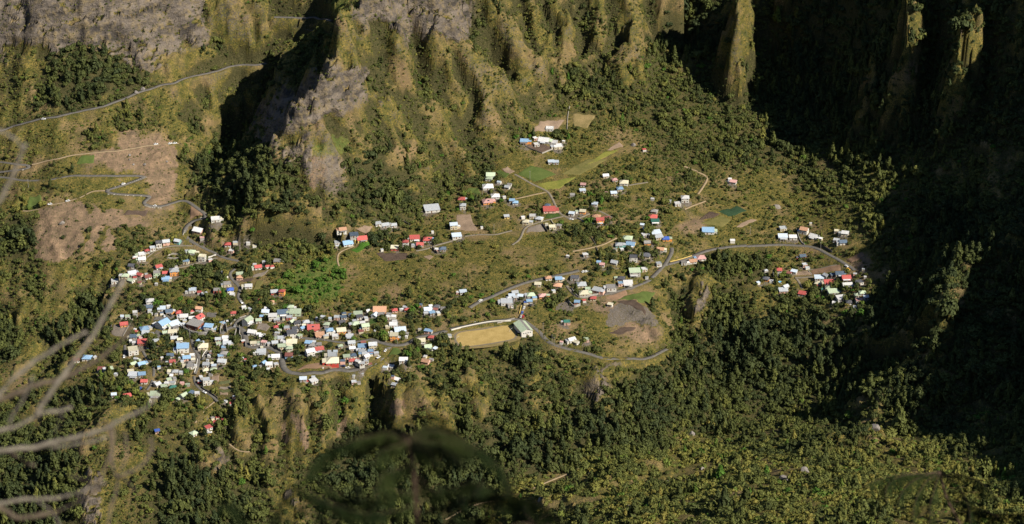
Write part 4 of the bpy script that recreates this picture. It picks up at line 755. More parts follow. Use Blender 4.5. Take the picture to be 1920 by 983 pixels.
yn_ = YARD * smooth(-0.35, 0.3, fbm(GXX / 11, GYY / 11, 97, 2)); stone = np.clip(0.8 * CW[..., K['Q']] + 0.72 * yn_, 0, 1)
ny, nx = ZG.shape
ii = np.arange(ny - 1)[:, None] * nx + np.arange(nx - 1)[None, :]
gme = np_mesh('ground', np.stack([GXX, GYY, ZG], -1).reshape(-1, 3), np.stack([ii, ii + 1, ii + nx + 1, ii + nx], -1).reshape(-1, 4), True)
one = np.ones_like(ZG)
for nm, ch in (('cov', (rock, green, soil, one)), ('cov2', (litter, CW[..., K['G']], stone, one))):
    at = gme.color_attributes.new(nm, 'FLOAT_COLOR', 'POINT'); at.data.foreach_set('color', np.stack(ch, -1).astype(np.float32).ravel())
gme.materials.append(M_GROUND)
tag(link('ground', gme), kind='structure')

# ------------------------------------------------------------------ road surfaces, plots
def ribbon(name, x, y, z, wd, m, lift=0.05, skirt=0.6):
    P = np.stack([x, y], 1); T = np.gradient(P, axis=0); T /= np.maximum(np.linalg.norm(T, axis=1), 1e-6)[:, None]; N = np.stack([-T[:, 1], T[:, 0]], 1)
    n = len(x); rows = []
    for o_, dz in ((-wd/2-0.05, -skirt), (-wd/2, 0), (0, 0.04), (wd/2, 0), (wd/2+0.05, -skirt)):
        rows.append(np.column_stack([P + N * o_, z + lift + dz]))
    co = np.stack(rows, 1).reshape(-1, 3); i = np.arange(n - 1)[:, None] * 5 + np.arange(4)[None, :]
    me = np_mesh(name, co, np.stack([i, i + 5, i + 6, i + 1], -1).reshape(-1, 4)); me.materials.append(m)
    return link(name, me)
for k, (kind, wd, x, y, z) in enumerate(road_lines):
    nm = {'road': 'road', 'lane': 'lane', 'track': 'dirt_path'}[kind]
    tag(ribbon(nm, x, y, z, wd, {'road': M_ROAD, 'lane': M_LANE, 'track': M_TRACK}[kind], 0.10 + 0.004 * (k % 9)), kind='structure')
for key, crn, c_, nm in PLOTS:
    q = [zpt(key, *p) for p in crn]; x, y, z = hit([p[0] for p in q], [p[1] for p in q])
    n = 16; u_, v_ = np.meshgrid(np.linspace(0, 1, n), np.linspace(0, 1, n))
    X_ = (x[0]*(1-u_)+x[1]*u_)*(1-v_) + (x[3]*(1-u_)+x[2]*u_)*v_; Y_ = (y[0]*(1-u_)+y[1]*u_)*(1-v_) + (y[3]*(1-u_)+y[2]*u_)*v_
    X_ = X_ + 0.9 * fbm(X_ / 6, Y_ / 6, 95, 2); Y_ = Y_ + 1.6 * fbm(X_ / 6 + 7, Y_ / 6, 96, 2)
    Z_ = sample(ZG, X_, Y_) + 0.22
    for dx_, dy_ in ((1.5, 0), (-1.5, 0), (0, 1.5), (0, -1.5)): Z_ = np.maximum(Z_, sample(ZG, X_ + dx_, Y_ + dy_) + 0.05)
    edge = (u_ < 1e-6) | (u_ > 1 - 1e-6) | (v_ < 1e-6) | (v_ > 1 - 1e-6); Z_ = np.where(edge, Z_ - 0.9, Z_)
    i = np.arange(n - 1)[:, None] * n + np.arange(n - 1)[None, :]
    me = np_mesh(nm, np.stack([X_, Y_, Z_], -1).reshape(-1, 3), np.stack([i, i + 1, i + n + 1, i + n], -1).reshape(-1, 4), True)
    at = me.attributes.new('uvw', 'FLOAT_VECTOR', 'POINT')
    at.data.foreach_set('vector', np.stack([(u_ * math.hypot(x[1]-x[0], y[1]-y[0])), v_ * 0, v_ * 0], -1).astype(np.float32).ravel())
    me.materials.append(PM[c_]); tag(link(nm, me), kind='structure')
# ------------------------------------------------------------------ houses
CNAME = dict(w='white', v='blue-white', s='silver grey', n='concrete grey', d='dark slate', u='slate blue', b='sky blue', k='deep blue', g='pale green', c='cream', r='red', e='brick red', o='orange', p='pink', t='teal green', y='yellow')
RCOL = dict(w=(0.70,0.70,0.71), v=(0.56,0.65,0.76), s=(0.48,0.51,0.55), n=(0.27,0.26,0.255), d=(0.10,0.105,0.125), u=(0.095,0.14,0.205), b=(0.26,0.42,0.62), k=(0.06,0.14,0.52), g=(0.46,0.55,0.40), c=(0.68,0.63,0.47),
            r=(0.50,0.11,0.10), e=(0.27,0.10,0.085), o=(0.58,0.33,0.21), p=(0.62,0.36,0.34), t=(0.05,0.19,0.15))
WCOL = dict(w=(0.56,0.54,0.50), c=(0.52,0.46,0.33), y=(0.64,0.47,0.15), n=(0.33,0.31,0.29), p=(0.62,0.38,0.31), o=(0.68,0.29,0.08), r=(0.48,0.07,0.055), g=(0.42,0.52,0.36), b=(0.20,0.36,0.58), t=(0.20,0.40,0.38), e=(0.24,0.09,0.06), d=(0.08,0.08,0.09))
def roof_mat(name, col):
    m, t, b = mat(name); tc = node(t, 'ShaderNodeTexCoord'); g = node(t, 'ShaderNodeNewGeometry'); oi = node(t, 'ShaderNodeObjectInfo')
    st = noise(t, tc.outputs['Object'], 0.9, 5, 0.7); w_ = node(t, 'ShaderNodeTexWave', wave_type='BANDS', bands_direction='X'); w_.inputs['Scale'].default_value = 2.2
    t.links.new(tc.outputs['Object'], w_.inputs['Vector'])
    f = mth(t, 'MULTIPLY', rng_(t, st, 0.25, 0.75, 0.80, 1.12), rng_(t, oi.outputs['Random'], 0, 1, 0.62, 1.06))
    f = mth(t, 'MULTIPLY', f, rng_(t, w_.outputs['Fac'], 0, 1, 0.93, 1.04))
    rust = rng_(t, noise(t, g.outputs['Position'], 0.35, 5, 0.7), 0.50, 0.70, 0, 0.6)
    sc = node(t, 'ShaderNodeVectorMath', operation='SCALE'); sc.inputs[0].default_value = col; t.links.new(f, sc.inputs['Scale'])
    c = mixc(t, rust, sc.outputs[0], tuple(0.55 * v + 0.45 * q for v, q in zip(col, (0.24, 0.17, 0.12))))
    t.links.new(c, b.inputs['Base Color']); b.inputs['Roughness'].default_value = 0.55; b.inputs['Specular IOR Level'].default_value = 0.3
    bump(t, b, w_.outputs['Fac'], 0.05, 0.6); return m
MR = {k: roof_mat('roof_' + CNAME[k].replace(' ', '_').replace('-', '_'), v) for k, v in RCOL.items()}
MW = {k: simple('wall_' + CNAME[k].replace(' ', '_'), v, 0.9, 0.1, 0.12, 0.7, 0.08) for k, v in WCOL.items()}
M_GLASS, _t, _b = mat('window_glass'); _b.inputs['Base Color'].default_value = (0.03, 0.04, 0.05, 1); _b.inputs['Roughness'].default_value = 0.15
M_FRAME = simple('window_frame', (0.62, 0.60, 0.56), 0.7); M_DOOR = simple('door_paint', (0.16, 0.09, 0.055), 0.7, 0.2, 0.2, 1.0, 0.3)
M_PANEL, _t, _b = mat('solar_glass'); _b.inputs['Base Color'].default_value = (0.015, 0.02, 0.05, 1); _b.inputs['Roughness'].default_value = 0.2
M_CONC = simple('concrete', (0.33, 0.31, 0.285), 0.95, 0.05, 0.18, 0.5); M_STONEW = simple('dark_masonry', (0.10, 0.092, 0.088), 0.95, 0.05, 0.25, 0.8); M_WHITEW = simple('whitewash', (0.66, 0.63, 0.58), 0.9, 0.05, 0.12, 0.6)  # dark masonry also carries the painted shade of the dirt yard wall
_w = MB(); _w.box(-0.62, -0.06, -0.6, 0.62, 0.02, -0.5, 0); _w.box(-0.62, -0.06, 0.5, 0.62, 0.02, 0.6, 0); _w.box(-0.62, -0.06, -0.5, -0.53, 0.02, 0.5, 0); _w.box(0.53, -0.06, -0.5, 0.62, 0.02, 0.5, 0); _w.box(-0.53, -0.03, -0.5, 0.53, 0.02, 0.5, 1)
ME_WIN = _w.build('window', (M_FRAME, M_GLASS))
_w = MB(); _w.box(-0.5, -0.07, 0, 0.5, 0.02, 2.1, 0); ME_DOOR = _w.build('door', (M_DOOR,))
_w = MB(); _w.box(-0.9, -0.05, 0.0, 0.9, 1.2, 0.1, 0); ME_SOLAR = _w.build('solar_panel', (M_PANEL,))
vr = random.Random(5)
def pitched(L, W, h, ov, hip, z0, th=0.16):
    b = MB(); a, c = L/2 + ov, W/2 + ov; dz = h * ov / (W/2)
    r = max(0.0, a - c * 0.95) if hip else a
    e0, e1 = z0 - dz, z0 + h
    b.slab([(-a,-c,e0),(a,-c,e0),(r,0,e1),(-r,0,e1)], th); b.slab([(a,c,e0),(-a,c,e0),(-r,0,e1),(r,0,e1)], th)
    if hip: b.slab([(a,-c,e0),(a,c,e0),(r,0,e1)], th); b.slab([(-a,c,e0),(-a,-c,e0),(-r,0,e1)], th)
    b.box(-r, -0.16, e1 - 0.05, r, 0.16, e1 + 0.07)
    return b
def build_house(d):
    L, W, st = d['L'], d['W'], d['st']; small = d['pw'] < 9.5
    L = max(L, 2.2); W = max(W, 1.8); H = (2.0 if small else 2.35 * st + 0.1)
    if d['kind'] == 'm' and L > 22: H = 3.4
    root = empty('shed' if small else 'house', (d['x'], d['y'], d['z']), R(d['ang']))
    k = d['kind']; h = {'g': 0.29, 'h': 0.27, 'f': 0.0, 'm': 0.11}[k] * W
    b = MB()
    if k in 'gh':
        b.box(-L/2, -W/2, -2.5, L/2, W/2, H)
        if k == 'g':
            for sx in (-1, 1):
                x_ = sx * L/2; x2 = x_ - sx * 0.2
                pts = [(x_,-W/2,H+0.003),(x_,W/2,H+0.003),(x_,0,H+h-0.02)]; p2 = [(x2,-W/2,H+0.003),(x2,W/2,H+0.003),(x2,0,H+h-0.02)]
                if sx < 0: pts = pts[::-1]; p2 = p2[::-1]
                b.poly(pts); b.poly(p2[::-1])
        rb = pitched(L, W, h, 0.12 if small else 0.45, k == 'h', H)
    elif k == 'm':
        b.poly([(-L/2,-W/2,-2.5),(L/2,-W/2,-2.5),(L/2,-W/2,H),(-L/2,-W/2,H)]); b.poly([(L/2,W/2,-2.5),(-L/2,W/2,-2.5),(-L/2,W/2,H+h),(L/2,W/2,H+h)])
        b.poly([(L/2,-W/2,-2.5),(L/2,W/2,-2.5),(L/2,W/2,H+h),(L/2,-W/2,H)]); b.poly([(-L/2,W/2,-2.5),(-L/2,-W/2,-2.5),(-L/2,-W/2,H),(-L/2,W/2,H+h)])
        o_ = 0.2 if small else 0.4; s_ = h / W
        rb = MB(); rb.slab([(-L/2-o_,-W/2-o_,H-s_*o_+0.16),(L/2+o_,-W/2-o_,H-s_*o_+0.16),(L/2+o_,W/2+o_,H+h+s_*o_+0.16),(-L/2-o_,W/2+o_,H+h+s_*o_+0.16)], 0.14)
    else:
        b.box(-L/2, -W/2, -2.5, L/2, W/2, H); rb = MB(); o_ = 0.08; p = 0.16
        rb.box(-L/2-o_, -W/2-o_, H+0.003, L/2+o_, W/2+o_, H+0.18)
        if not small:
            for (x0,y0,x1,y1) in ((-L/2-o_,-W/2-o_,L/2+o_,-W/2+p),(-L/2-o_,W/2-p,L/2+o_,W/2+o_),(-L/2-o_,-W/2+p,-L/2+p,W/2-p),(L/2-p,-W/2+p,L/2+o_,W/2-p)): rb.box(x0,y0,H+0.183,x1,y1,H+0.5)
    link('wall', b.build('wall', (MW[d['wall']],)), root)
    roof = link('roof', rb.build('roof', (MR[d['roof']],)), root)
    def win(x, y, z, rz, nm='window', me=ME_WIN): return link(nm, me, root, (x, y, z), rz)
    if not small:
        win(-L*0.08, -W/2, 0.05, 0, 'door', ME_DOOR)
        for f_ in range(st):
            z_ = 1.4 + 2.35 * f_
            win(-L*0.33, -W/2, z_, 0); win(L*0.28, -W/2, z_, 0)
            if d['pw'] > 12: win(L/2, -W*0.05, z_, math.pi/2)
        if k in 'gm' and vr.random() < 0.42 and W > 5:          # a lower lean-to roof at the front
            e = vr.uniform(1.8, 2.6); lv = L * vr.uniform(0.5, 0.95); x0 = -L/2 + (L - lv) * vr.random(); zt = min(H - 0.35, 2.6)
            v = MB(); v.slab([(x0,-W/2-e,zt-0.35),(x0+lv,-W/2-e,zt-0.35),(x0+lv,-W/2-0.01,zt),(x0,-W/2-0.01,zt)], 0.1, 0)
            for q in (0.15, lv/2, lv-0.15): v.box(x0+q-0.06, -W/2-e+0.1, -2, x0+q+0.06, -W/2-e+0.22, zt-0.42, 1)
            link('veranda', v.build('veranda', (MR[vr.choice([d['roof'], 's', 'w', 'n'])], M_FRAME)), root)
        if vr.random() < 0.48 and L > 6:                          # an annex at one end
            aw, al = W * vr.uniform(0.5, 0.8), vr.uniform(2.0, 3.4); sx = vr.choice((-1, 1)); ah = 2.2
            v = MB(); v.box(min(sx*(L/2+0.01), sx*(L/2+al)), -aw/2, -2.5, max(sx*(L/2+0.01), sx*(L/2+al)), aw/2, ah, 0)
            an = link('annex', v.build('annex', (MW[d['wall']],)), root)
            v = MB(); xa, xb = sorted((sx*(L/2+0.02), sx*(L/2+al+0.3))); zl, zh = ah+0.12, ah+0.45
            za, zb = (zh, zl) if sx > 0 else (zl, zh)
            v.slab([(xa,-aw/2-0.25,za),(xb,-aw/2-0.25,zb),(xb,aw/2+0.25,zb),(xa,aw/2+0.25,za)], 0.1)
            link('annex_roof', v.build('annex_roof', (MR[vr.choice([d['roof'], 's', 's', 'w', 'c', 'b', 'g'])],)), an)
        if k in 'gh' and vr.random() < 0.2 and L > 8:
            s_ = math.atan2(h, W/2); q = 0.62
            sp = link('solar_panel', ME_SOLAR, roof, (L*vr.uniform(-0.15, 0.2), -W/2*q, H + h*(1-q) + 0.03)); sp.rotation_euler = (s_, 0, 0)
    d['root'] = root
# ---- labels for houses
CL = [(285,480,'hillside hamlet round the terraced vineyard'),(490,500,'forest-edge hamlet'),(430,548,'road bend above the village'),(290,590,'west end of the village'),(395,600,'school quarter'),(290,690,'lower west village'),(410,660,'village centre'),(385,720,'village bottom'),(400,795,'lowest hamlet'),(470,600,'zigzag road'),(545,620,'middle of the village'),(620,650,'village ring road'),(690,600,'upper village edge'),(765,600,'village top lane'),(800,640,'sports-field end of the village'),(770,700,'slope below the village'),(655,445,'blue-roof hamlet by the ravine'),(790,455,'red-roof hamlet on the terrace'),(715,420,'brow above the ravine'),(930,355,'upper hamlet beside green field'),(1015,265,'walled farm under the mountain'),(1020,405,'upper crossroads'),(1105,400,'walled orange-roof estate'),(1140,345,'orchard hamlet'),(1280,375,'wood by the dirt track'),(1220,440,'roadside hamlet'),(960,555,'hamlet above the sports hall'),(1095,540,'hamlet above the quarry'),(1195,515,'road fork'),(1310,485,'long road edge'),(1330,430,'blue-roof farm'),(1560,450,'eastern hamlet by the shadow'),(1450,515,'west half of lower eastern hamlet'),(1560,535,'lower eastern hamlet'),(1600,565,'southeast corner hamlet'),(1375,338,'lonely upper plot'),(1075,640,'road bend below quarry'),(400,415,'upper hairpin road'),(575,710,'lower village road')]
KW = dict(g='gabled', h='hipped', f='flat', m='single-slope')
for d in houses:
    d['cl'] = min(CL, key=lambda c: (c[0]-d['px'])**2 + (1.6*(c[1]-d['py']))**2)[2]
    small = d['pw'] < 9.5
    sz = 'tiny ' if d['pw'] < 6.5 else 'large ' if d['pw'] > 20 else ''
    d['base'] = f"{sz}{'two-storey ' if d['st'] > 1 else ''}{KW[d['kind']]} {CNAME[d['roof']]}-roofed {'shed' if small else 'house'}" + ('' if small else f" with {CNAME[d['wall']]} walls")
    d['label'] = f"{d['base']}, {d['cl']}"
def dups(items):
    g_ = {}
    for d in items: g_.setdefault(d['label'], []).append(d)
    return [v for v in g_.values() if len(v) > 1]
for v in dups(houses):
    for d in v:
        o = min((e for e in houses if e is not d and e['roof'] != d['roof'] and e['pw'] > 8), key=lambda e: math.hypot(e['px']-d['px'], e['py']-d['py']))
        dx, dy = d['px']-o['px'], d['py']-o['py']
        rel = ('right of' if dx > 0 else 'left of') if abs(dx) > abs(dy) else ('in front of' if dy > 0 else 'behind')
        d['label'] = f"{d['base']} {rel} a {CNAME[o['roof']]} {KW[o['kind']]} roof, {d['cl']}"
ORD = ['first', 'second', 'third', 'fourth', 'fifth', 'sixth', 'seventh', 'eighth', 'ninth', 'tenth']
for v in dups(houses):
    v.sort(key=lambda d: d['px'])
    for i, d in enumerate(v): d['label'] = f"{d['base']}, {'leftmost' if i == 0 else 'rightmost' if i == len(v)-1 else ORD[i] + ' from left'} such in {d['cl']}"
for d in houses:
    build_house(d); small = d['pw'] < 9.5
    d['label'] = ' '.join(d['label'].split()[:16])
    tag(d['root'], d['label'], 'shed' if small else 'house', 'sheds among the houses' if small else 'houses on the plateau')

# ------------------------------------------------------------------ sports pitch, hall, stand
px_, py_, pz_ = PITCH_C; Z0 = pz_ + 0.25
ring = [(851,632),(853,627),(860,623),(875,620),(905,616),(935,611),(955,608.5),(964,610),(969,616),(971,626),(969,633),(962,637),(940,642),(915,646.5),(885,650),(866,651),(857,646),(852,639)]
rc = catmull([*ring, ring[0]], 2.0)[:-1]
u_, ry_, rz_ = rays(rc[:, 0], rc[:, 1]); t_ = (Z0 - CAM_H) / rz_; RX, RY = t_ * u_, t_ * ry_
cx_, cy_ = RX.mean(), RY.mean()
def sheet(name, sc0, sc1, z, m):
    n = len(RX); dx, dy = RX - cx_, RY - cy_; dl = np.hypot(dx, dy)
    a = np.stack([cx_ + dx*(1-sc0/dl), cy_ + dy*(1-sc0/dl), np.full(n, z)], 1)
    if sc1 is None: co = np.vstack([[[cx_, cy_, z]], a]); f = [(0, 1+i, 1+(i+1) % n) for i in range(n)]
    else:
        b = np.stack([cx_ + dx*(1-sc1/dl), cy_ + dy*(1-sc1/dl), np.full(n, z)], 1); co = np.vstack([a, b]); f = [(i, (i+1) % n, n+(i+1) % n, n+i) for i in range(n)]
    me = np_mesh(name, co, f); me.materials.append(m); tag(link(name, me), kind='structure')
M_TURF = plot_material('straw_turf', (0.27, 0.195, 0.070), (0.42, 0.305, 0.125))
M_CINDER = simple('cinder_track', (0.16, 0.135, 0.10), 1.0, 0.02)
sheet('pitch_margin', -4.5, 0.4, Z0 - 0.06, PM['field_dry']); sheet('running_track', 0.0, 2.0, Z0 + 0.02, M_CINDER); sheet('sports_pitch', 1.6, None, Z0, M_TURF)
def flat_at(px, py, z): u, ry, rz = rays(px, py); t = (z - CAM_H) / rz; return float(t*u), float(t*ry)
for gx, gy, lb in ((858, 636, 'white goal frame at the left end of the straw pitch'), (958, 621, 'white goal frame at the hall end of the straw pitch')):
    x, y = flat_at(gx, gy, Z0); r = empty('goal', (x, y, Z0), R(60)); b = MB(); b.box(-2.5,-0.06,0,-2.38,0.06,2.1); b.box(2.38,-0.06,0,2.5,0.06,2.1); link('post', b.build('post', (MW['w'],)), r)
    b = MB(); b.box(-2.38,-0.06,2.0,2.38,0.06,2.1); link('crossbar', b.build('crossbar', (MW['w'],)), r); tag(r, lb, 'goal', 'goals on the sports pitch')
x, y = flat_at(896, 609, Z0); st_ = empty('bleacher', (x, y, Z0), R(8))
for i in range(4):
    b = MB(); b.box(-3.2, i*0.75, 0, 3.2, i*0.75+0.74, 0.45*(i+1)); link('step', b.build('step', (M_CONC,)), st_)
tag(st_, 'small grey concrete bleacher on the road side of the sports field', 'bleacher')
x, y, z = [float(v[0]) for v in hit(981, 622)]
hall = empty('sports_hall', (x, y, z), R(-68)); L, W, H, h = 18.0, 10.5, 5.0, 2.0
b = MB(); b.box(-L/2, -W/2, -3, L/2, W/2, H)
for sx in (-1, 1):
    p = [(sx*L/2,-W/2,H+0.003),(sx*L/2,W/2,H+0.003),(sx*L/2,0,H+h-0.05)]; b.poly(p if sx > 0 else p[::-1])
link('wall', b.build('wall', (MW['w'],)), hall)
a, c = L/2+0.5, W/2+0.5; dz = h*0.5/(W/2)
for (y0, y1, cc) in ((-1, 0, 'g'), (0.52, 1, 'g'), (0, 0.52, 'n')):
    f0, f1 = y0*c, y1*c
    zf = lambda q: H + h - (h+dz)*abs(q)/c
    b = MB(); b.slab([(-a,f0,zf(f0)+0.2),(a,f0,zf(f0)+0.2),(a,f1,zf(f1)+0.2),(-a,f1,zf(f1)+0.2)], 0.15); link('roof_panel', b.build('roof_panel', (MR[cc],)), hall)
for i in range(4): link('window', ME_WIN, hall, (L/2, -3.2+2.1*i, 3.2), math.pi/2)
link('door', ME_DOOR, hall, (L/2, 0.0, 0.1), math.pi/2)
tag(hall, 'pale green striped-roof sports hall with white gable at the pitch end', 'hall')

# ------------------------------------------------------------------ walls, cars, poles, road blocks, boulders, pools
WN = dict(w='whitewashed', n='grey concrete', d='dark basalt', p='pink-grey curved', y='yellow', c='cream'); WM = dict(w=M_WHITEW, n=M_CONC, d=M_STONEW, p=M_CONC, y=MW['y'], c=MW['c'])
def wall_run(name, key, pts, hgt, m, th=0.35):
    q = catmull([zpt(key, *p) for p in pts], 3.0); x, y, z = hit(q[:, 0], q[:, 1])
    P = np.stack([x, y], 1)
    for _ in range(2): P[1:-1] = 0.25*P[:-2] + 0.5*P[1:-1] + 0.25*P[2:]
    z = sample(ZG, P[:, 0], P[:, 1]); T = np.gradient(P, axis=0); T /= np.maximum(np.linalg.norm(T, axis=1), 1e-6)[:, None]; N = np.stack([-T[:, 1], T[:, 0]], 1)*th/2
    co = np.stack([np.column_stack([P-N, z-1.5]), np.column_stack([P-N, z+hgt]), np.column_stack([P+N, z+hgt]), np.column_stack([P+N, z-1.5])], 1).reshape(-1, 3)
    n = len(P); f = [(i*4+j, (i+1)*4+j, (i+1)*4+j+1, i*4+j+1) for i in range(n-1) for j in range(3)] + [(0, 1, 2, 3), ((n-1)*4+3, (n-1)*4+2, (n-1)*4+1, (n-1)*4)]
    me = mesh(name, [tuple(v) for v in co], f, (m,)); return link(name, me)
walls = []
for key, pts, hg, c_ in WALLS + [(18, [(1440,472),(1540,447),(1720,412),(1880,403)], 1.2, 'w')]:
    p = [zpt(key, *q) for q in pts]; mx, my = p[len(p)//2]
    o = min((e for e in houses if e['pw'] > 9), key=lambda e: math.hypot(e['px']-mx, e['py']-my)); dx, dy = mx-o['px'], my-o['py']
    rel = ('right of' if dx > 0 else 'left of') if abs(dx) > abs(dy) else ('in front of' if dy > 0 else 'behind')
    ob = wall_run('garden_wall' if hg < 1.8 else 'retaining_wall', key, pts, hg, WM[c_])
    walls.append(dict(o=ob, px=mx, label=f"{WN[c_]} {'low' if hg < 1.8 else 'retaining'} wall {rel} the {CNAME[o['roof']]} {KW[o['kind']]} roof, {o['cl']}"))
for v in dups(walls):
    v.sort(key=lambda d: d['px'])
    for i, d in enumerate(v): d['label'] += (', left one' if i == 0 else ', right one' if i == len(v)-1 else ', middle one')
for d in walls: tag(d['o'], ' '.join(d['label'].split()[:16]), 'wall', 'walls along yards and roads')
CC = dict(w=('white', (0.75,0.75,0.76)), d=('dark grey', (0.03,0.03,0.035)), b=('blue', (0.05,0.12,0.45)), s=('silver', (0.42,0.43,0.45)), u=('navy', (0.03,0.05,0.15)), r=('red', (0.5,0.03,0.03)), y=('yellow', (0.75,0.42,0.04)))
MC = {}
for k_, (n_, v_) in CC.items():
    m, t, b = mat('car_paint_' + n_.replace(' ', '_')); b.inputs['Base Color'].default_value = (*v_, 1); b.inputs['Roughness'].default_value = 0.3; MC[k_] = m
M_TYRE = simple('tyre', (0.02, 0.02, 0.02), 0.9)
def lathe_wheel():
    b = MB(); n = 12
    for yy in (-0.11, 0.11): b.v += [(0.31*math.cos(2*math.pi*i/n), yy, 0.31*math.sin(2*math.pi*i/n)) for i in range(n)]
    b.f += [(i, (i+1) % n, n+(i+1) % n, n+i) for i in range(n)] + [tuple(range(n-1, -1, -1)), tuple(range(n, 2*n))]; b.m += [0]*(n+2)
    return b.build('wheel', (M_TYRE,))
ME_WHEEL = lathe_wheel()
def car_body(mt):
    prof = [(-2.05,0.3),(2.05,0.3),(2.1,0.62),(1.95,0.82),(1.0,0.95),(-1.75,1.0),(-2.1,0.85)]; b = MB(); n = len(prof)
    for yy in (-0.85, 0.85): b.v += [(x, yy, z) for x, z in prof]
    b.f += [tuple(range(n)), tuple(range(2*n-1, n-1, -1))] + [((i+1) % n, i, n+i, n+(i+1) % n) for i in range(n)]; b.m += [0]*(n+2)
    b.box(-1.25, -0.62, 1.44, 0.15, 0.62, 1.5)
    return b.build('body', (mt,))
def car_cabin():
    b = MB(); lo = [(-1.75,-0.8,0.985),(0.85,-0.8,0.955),(0.85,0.8,0.955),(-1.75,0.8,0.985)]; hi = [(-1.3,-0.64,1.44),(0.2,-0.64,1.44),(0.2,0.64,1.44),(-1.3,0.64,1.44)]
    b.v += lo + hi; b.f += [(4,5,6,7),(0,1,5,4),(1,2,6,5),(2,3,7,6),(3,0,4,7)]; b.m += [0]*5; return b.build('windows', (M_GLASS,))
ME_BODY = {k_: car_body(m) for k_, m in MC.items()}; ME_CAB = car_cabin()
cars = []
for key, zx, zy, c_ in CARS:
    px, py = zpt(key, zx, zy); x, y, z = [float(v[0]) for v in hit(px, py)]
    best = None
    for kind, wd, lx, ly, lz in road_lines:
        j = int(np.argmin((lx-x)**2 + (ly-y)**2)); dd = math.hypot(lx[j]-x, ly[j]-y)
        if best is None or dd < best[0]: i2 = min(j+1, len(lx)-1); i1 = max(i2-1, 0); best = (dd, math.atan2(ly[i2]-ly[i1], lx[i2]-lx[i1]), wd)
    z = float(sample(ZG, np.array([x]), np.array([y]))[0]) + (0.17 if best[0] < best[2]/2 + 1 else 0.03)
    r = empty('parked_car', (x, y, z), best[1] if best[0] < 12 else vr.uniform(0, 3))
    link('body', ME_BODY[c_], r); link('windows', ME_CAB, r)
    for wx_ in (-1.3, 1.3):
        for wy_ in (-0.78, 0.78): link('wheel', ME_WHEEL, r, (wx_, wy_, 0.31))
    o = min((e for e in houses if e['pw'] > 9), key=lambda e: math.hypot(e['px']-px, e['py']-py)); dx, dy = px-o['px'], py-o['py']
    rel = ('right of' if dx > 0 else 'left of') if abs(dx) > abs(dy) else ('in front of' if dy > 0 else 'behind')
    where = f"{rel} the {CNAME[o['roof']]} {KW[o['kind']]} roof, {o['cl']}" if math.hypot(dx, dy) < 60 else ('on the left hillside road' if px < 400 else 'on the road')
    cars.append(dict(o=r, px=px, label=f"{CC[c_][0]} car parked {where}"))
for v in dups(cars):
    v.sort(key=lambda d: d['px'])
    for i, d in enumerate(v): d['label'] += (', leftmost' if i == 0 else ', rightmost' if i == len(v)-1 else f', {ORD[i]} from left')
for d in cars: tag(d['o'], ' '.join(d['label'].split()[:16]), 'car', 'cars parked about the village')
M_POLE = simple('grey_pole', (0.30, 0.28, 0.26), 0.8)
poles = []
for key, zx, zy in POLES:
    px, py = zpt(key, zx, zy); x, y, z = [float(v[0]) for v in hit(px, py)]
    r = empty('utility_pole', (x, y, z), 0.3); b = MB(); b.tube([(0,0,-0.5),(0,0,4.5),(0,0,9)], [0.16,0.13,0.09], 6); link('mast', b.build('mast', (M_POLE,)), r)
    b = MB(); b.box(-0.8,-0.06,8.3,0.8,0.06,8.42); link('crossarm', b.build('crossarm', (M_POLE,)), r)
    o = min((e for e in houses if e['pw'] > 9), key=lambda e: math.hypot(e['px']-px, e['py']-py)); dx, dy = px-o['px'], py-o['py']
    rel = ('right of' if dx > 0 else 'left of') if abs(dx) > abs(dy) else ('in front of' if dy > 0 else 'behind')
    poles.append(dict(o=r, px=px, label=f"thin grey utility pole {rel} the {CNAME[o['roof']]} {KW[o['kind']]} roof, {o['cl']}"))
for v in dups(poles):
    v.sort(key=lambda d: d['px'])
    for i, d in enumerate(v): d['label'] += (', left one' if i == 0 else ', right one')
for d in poles: tag(d['o'], ' '.join(d['label'].split()[:16]), 'pole', 'utility poles')
BLK = [([(1480,622),(1530,600)],6,'white barrier blocks on the bend beside the triangular dirt plot'),([(1052,512),(1075,490),(1110,470)],9,'white barrier blocks round the tight lower hairpin'),([(1070,533),(1120,545),(1185,548)],9,'white barrier blocks along the bottom of the hairpin'),([(790,412),(870,388),(940,368),(1010,346),(1050,328)],18,'row of white barrier blocks on the climbing road below the upper hairpin'),([(1045,318),(1075,322)],4,'white barrier blocks at the upper hairpin tip'),([(170,268),(200,255),(215,240)],6,'white barrier blocks on the far left road bend'),([(1350,745),(1372,700),(1408,655)],12,'long white barrier along the straight descent to the hamlet'),([(800,447),(960,458),(1060,461)],14,'low stone blocks edging the road above the dirt slope')]
b = MB(); b.box(-0.75,-0.22,-0.4,0.75,0.22,0.45); ME_BLK = b.build('block', (M_KERB,))
for pts, n, lb in BLK:
    q = catmull([zpt(21, *p) for p in pts], 1.0); q = q[np.linspace(0, len(q)-1, n).astype(int)]; x, y, z = hit(q[:, 0], q[:, 1] + 1.2)
    z = sample(ZG, x, y); r = empty('road_barrier', (x[0], y[0], z[0]))
    for i in range(n):
        if vr.random() < 0.2: continue
        j = min(i, n-2); link('block', ME_BLK, r, (x[i]-x[0], y[i]-y[0], z[i]-z[0]+0.2), math.atan2(y[j+1]-y[j], x[j+1]-x[j]))
    tag(r, lb, 'barrier', 'white block barriers on the hairpin road')
M_ROCK = simple('grey_basalt', (0.20, 0.18, 0.165), 0.95, 0.05, 0.35, 1.2)
bl = []
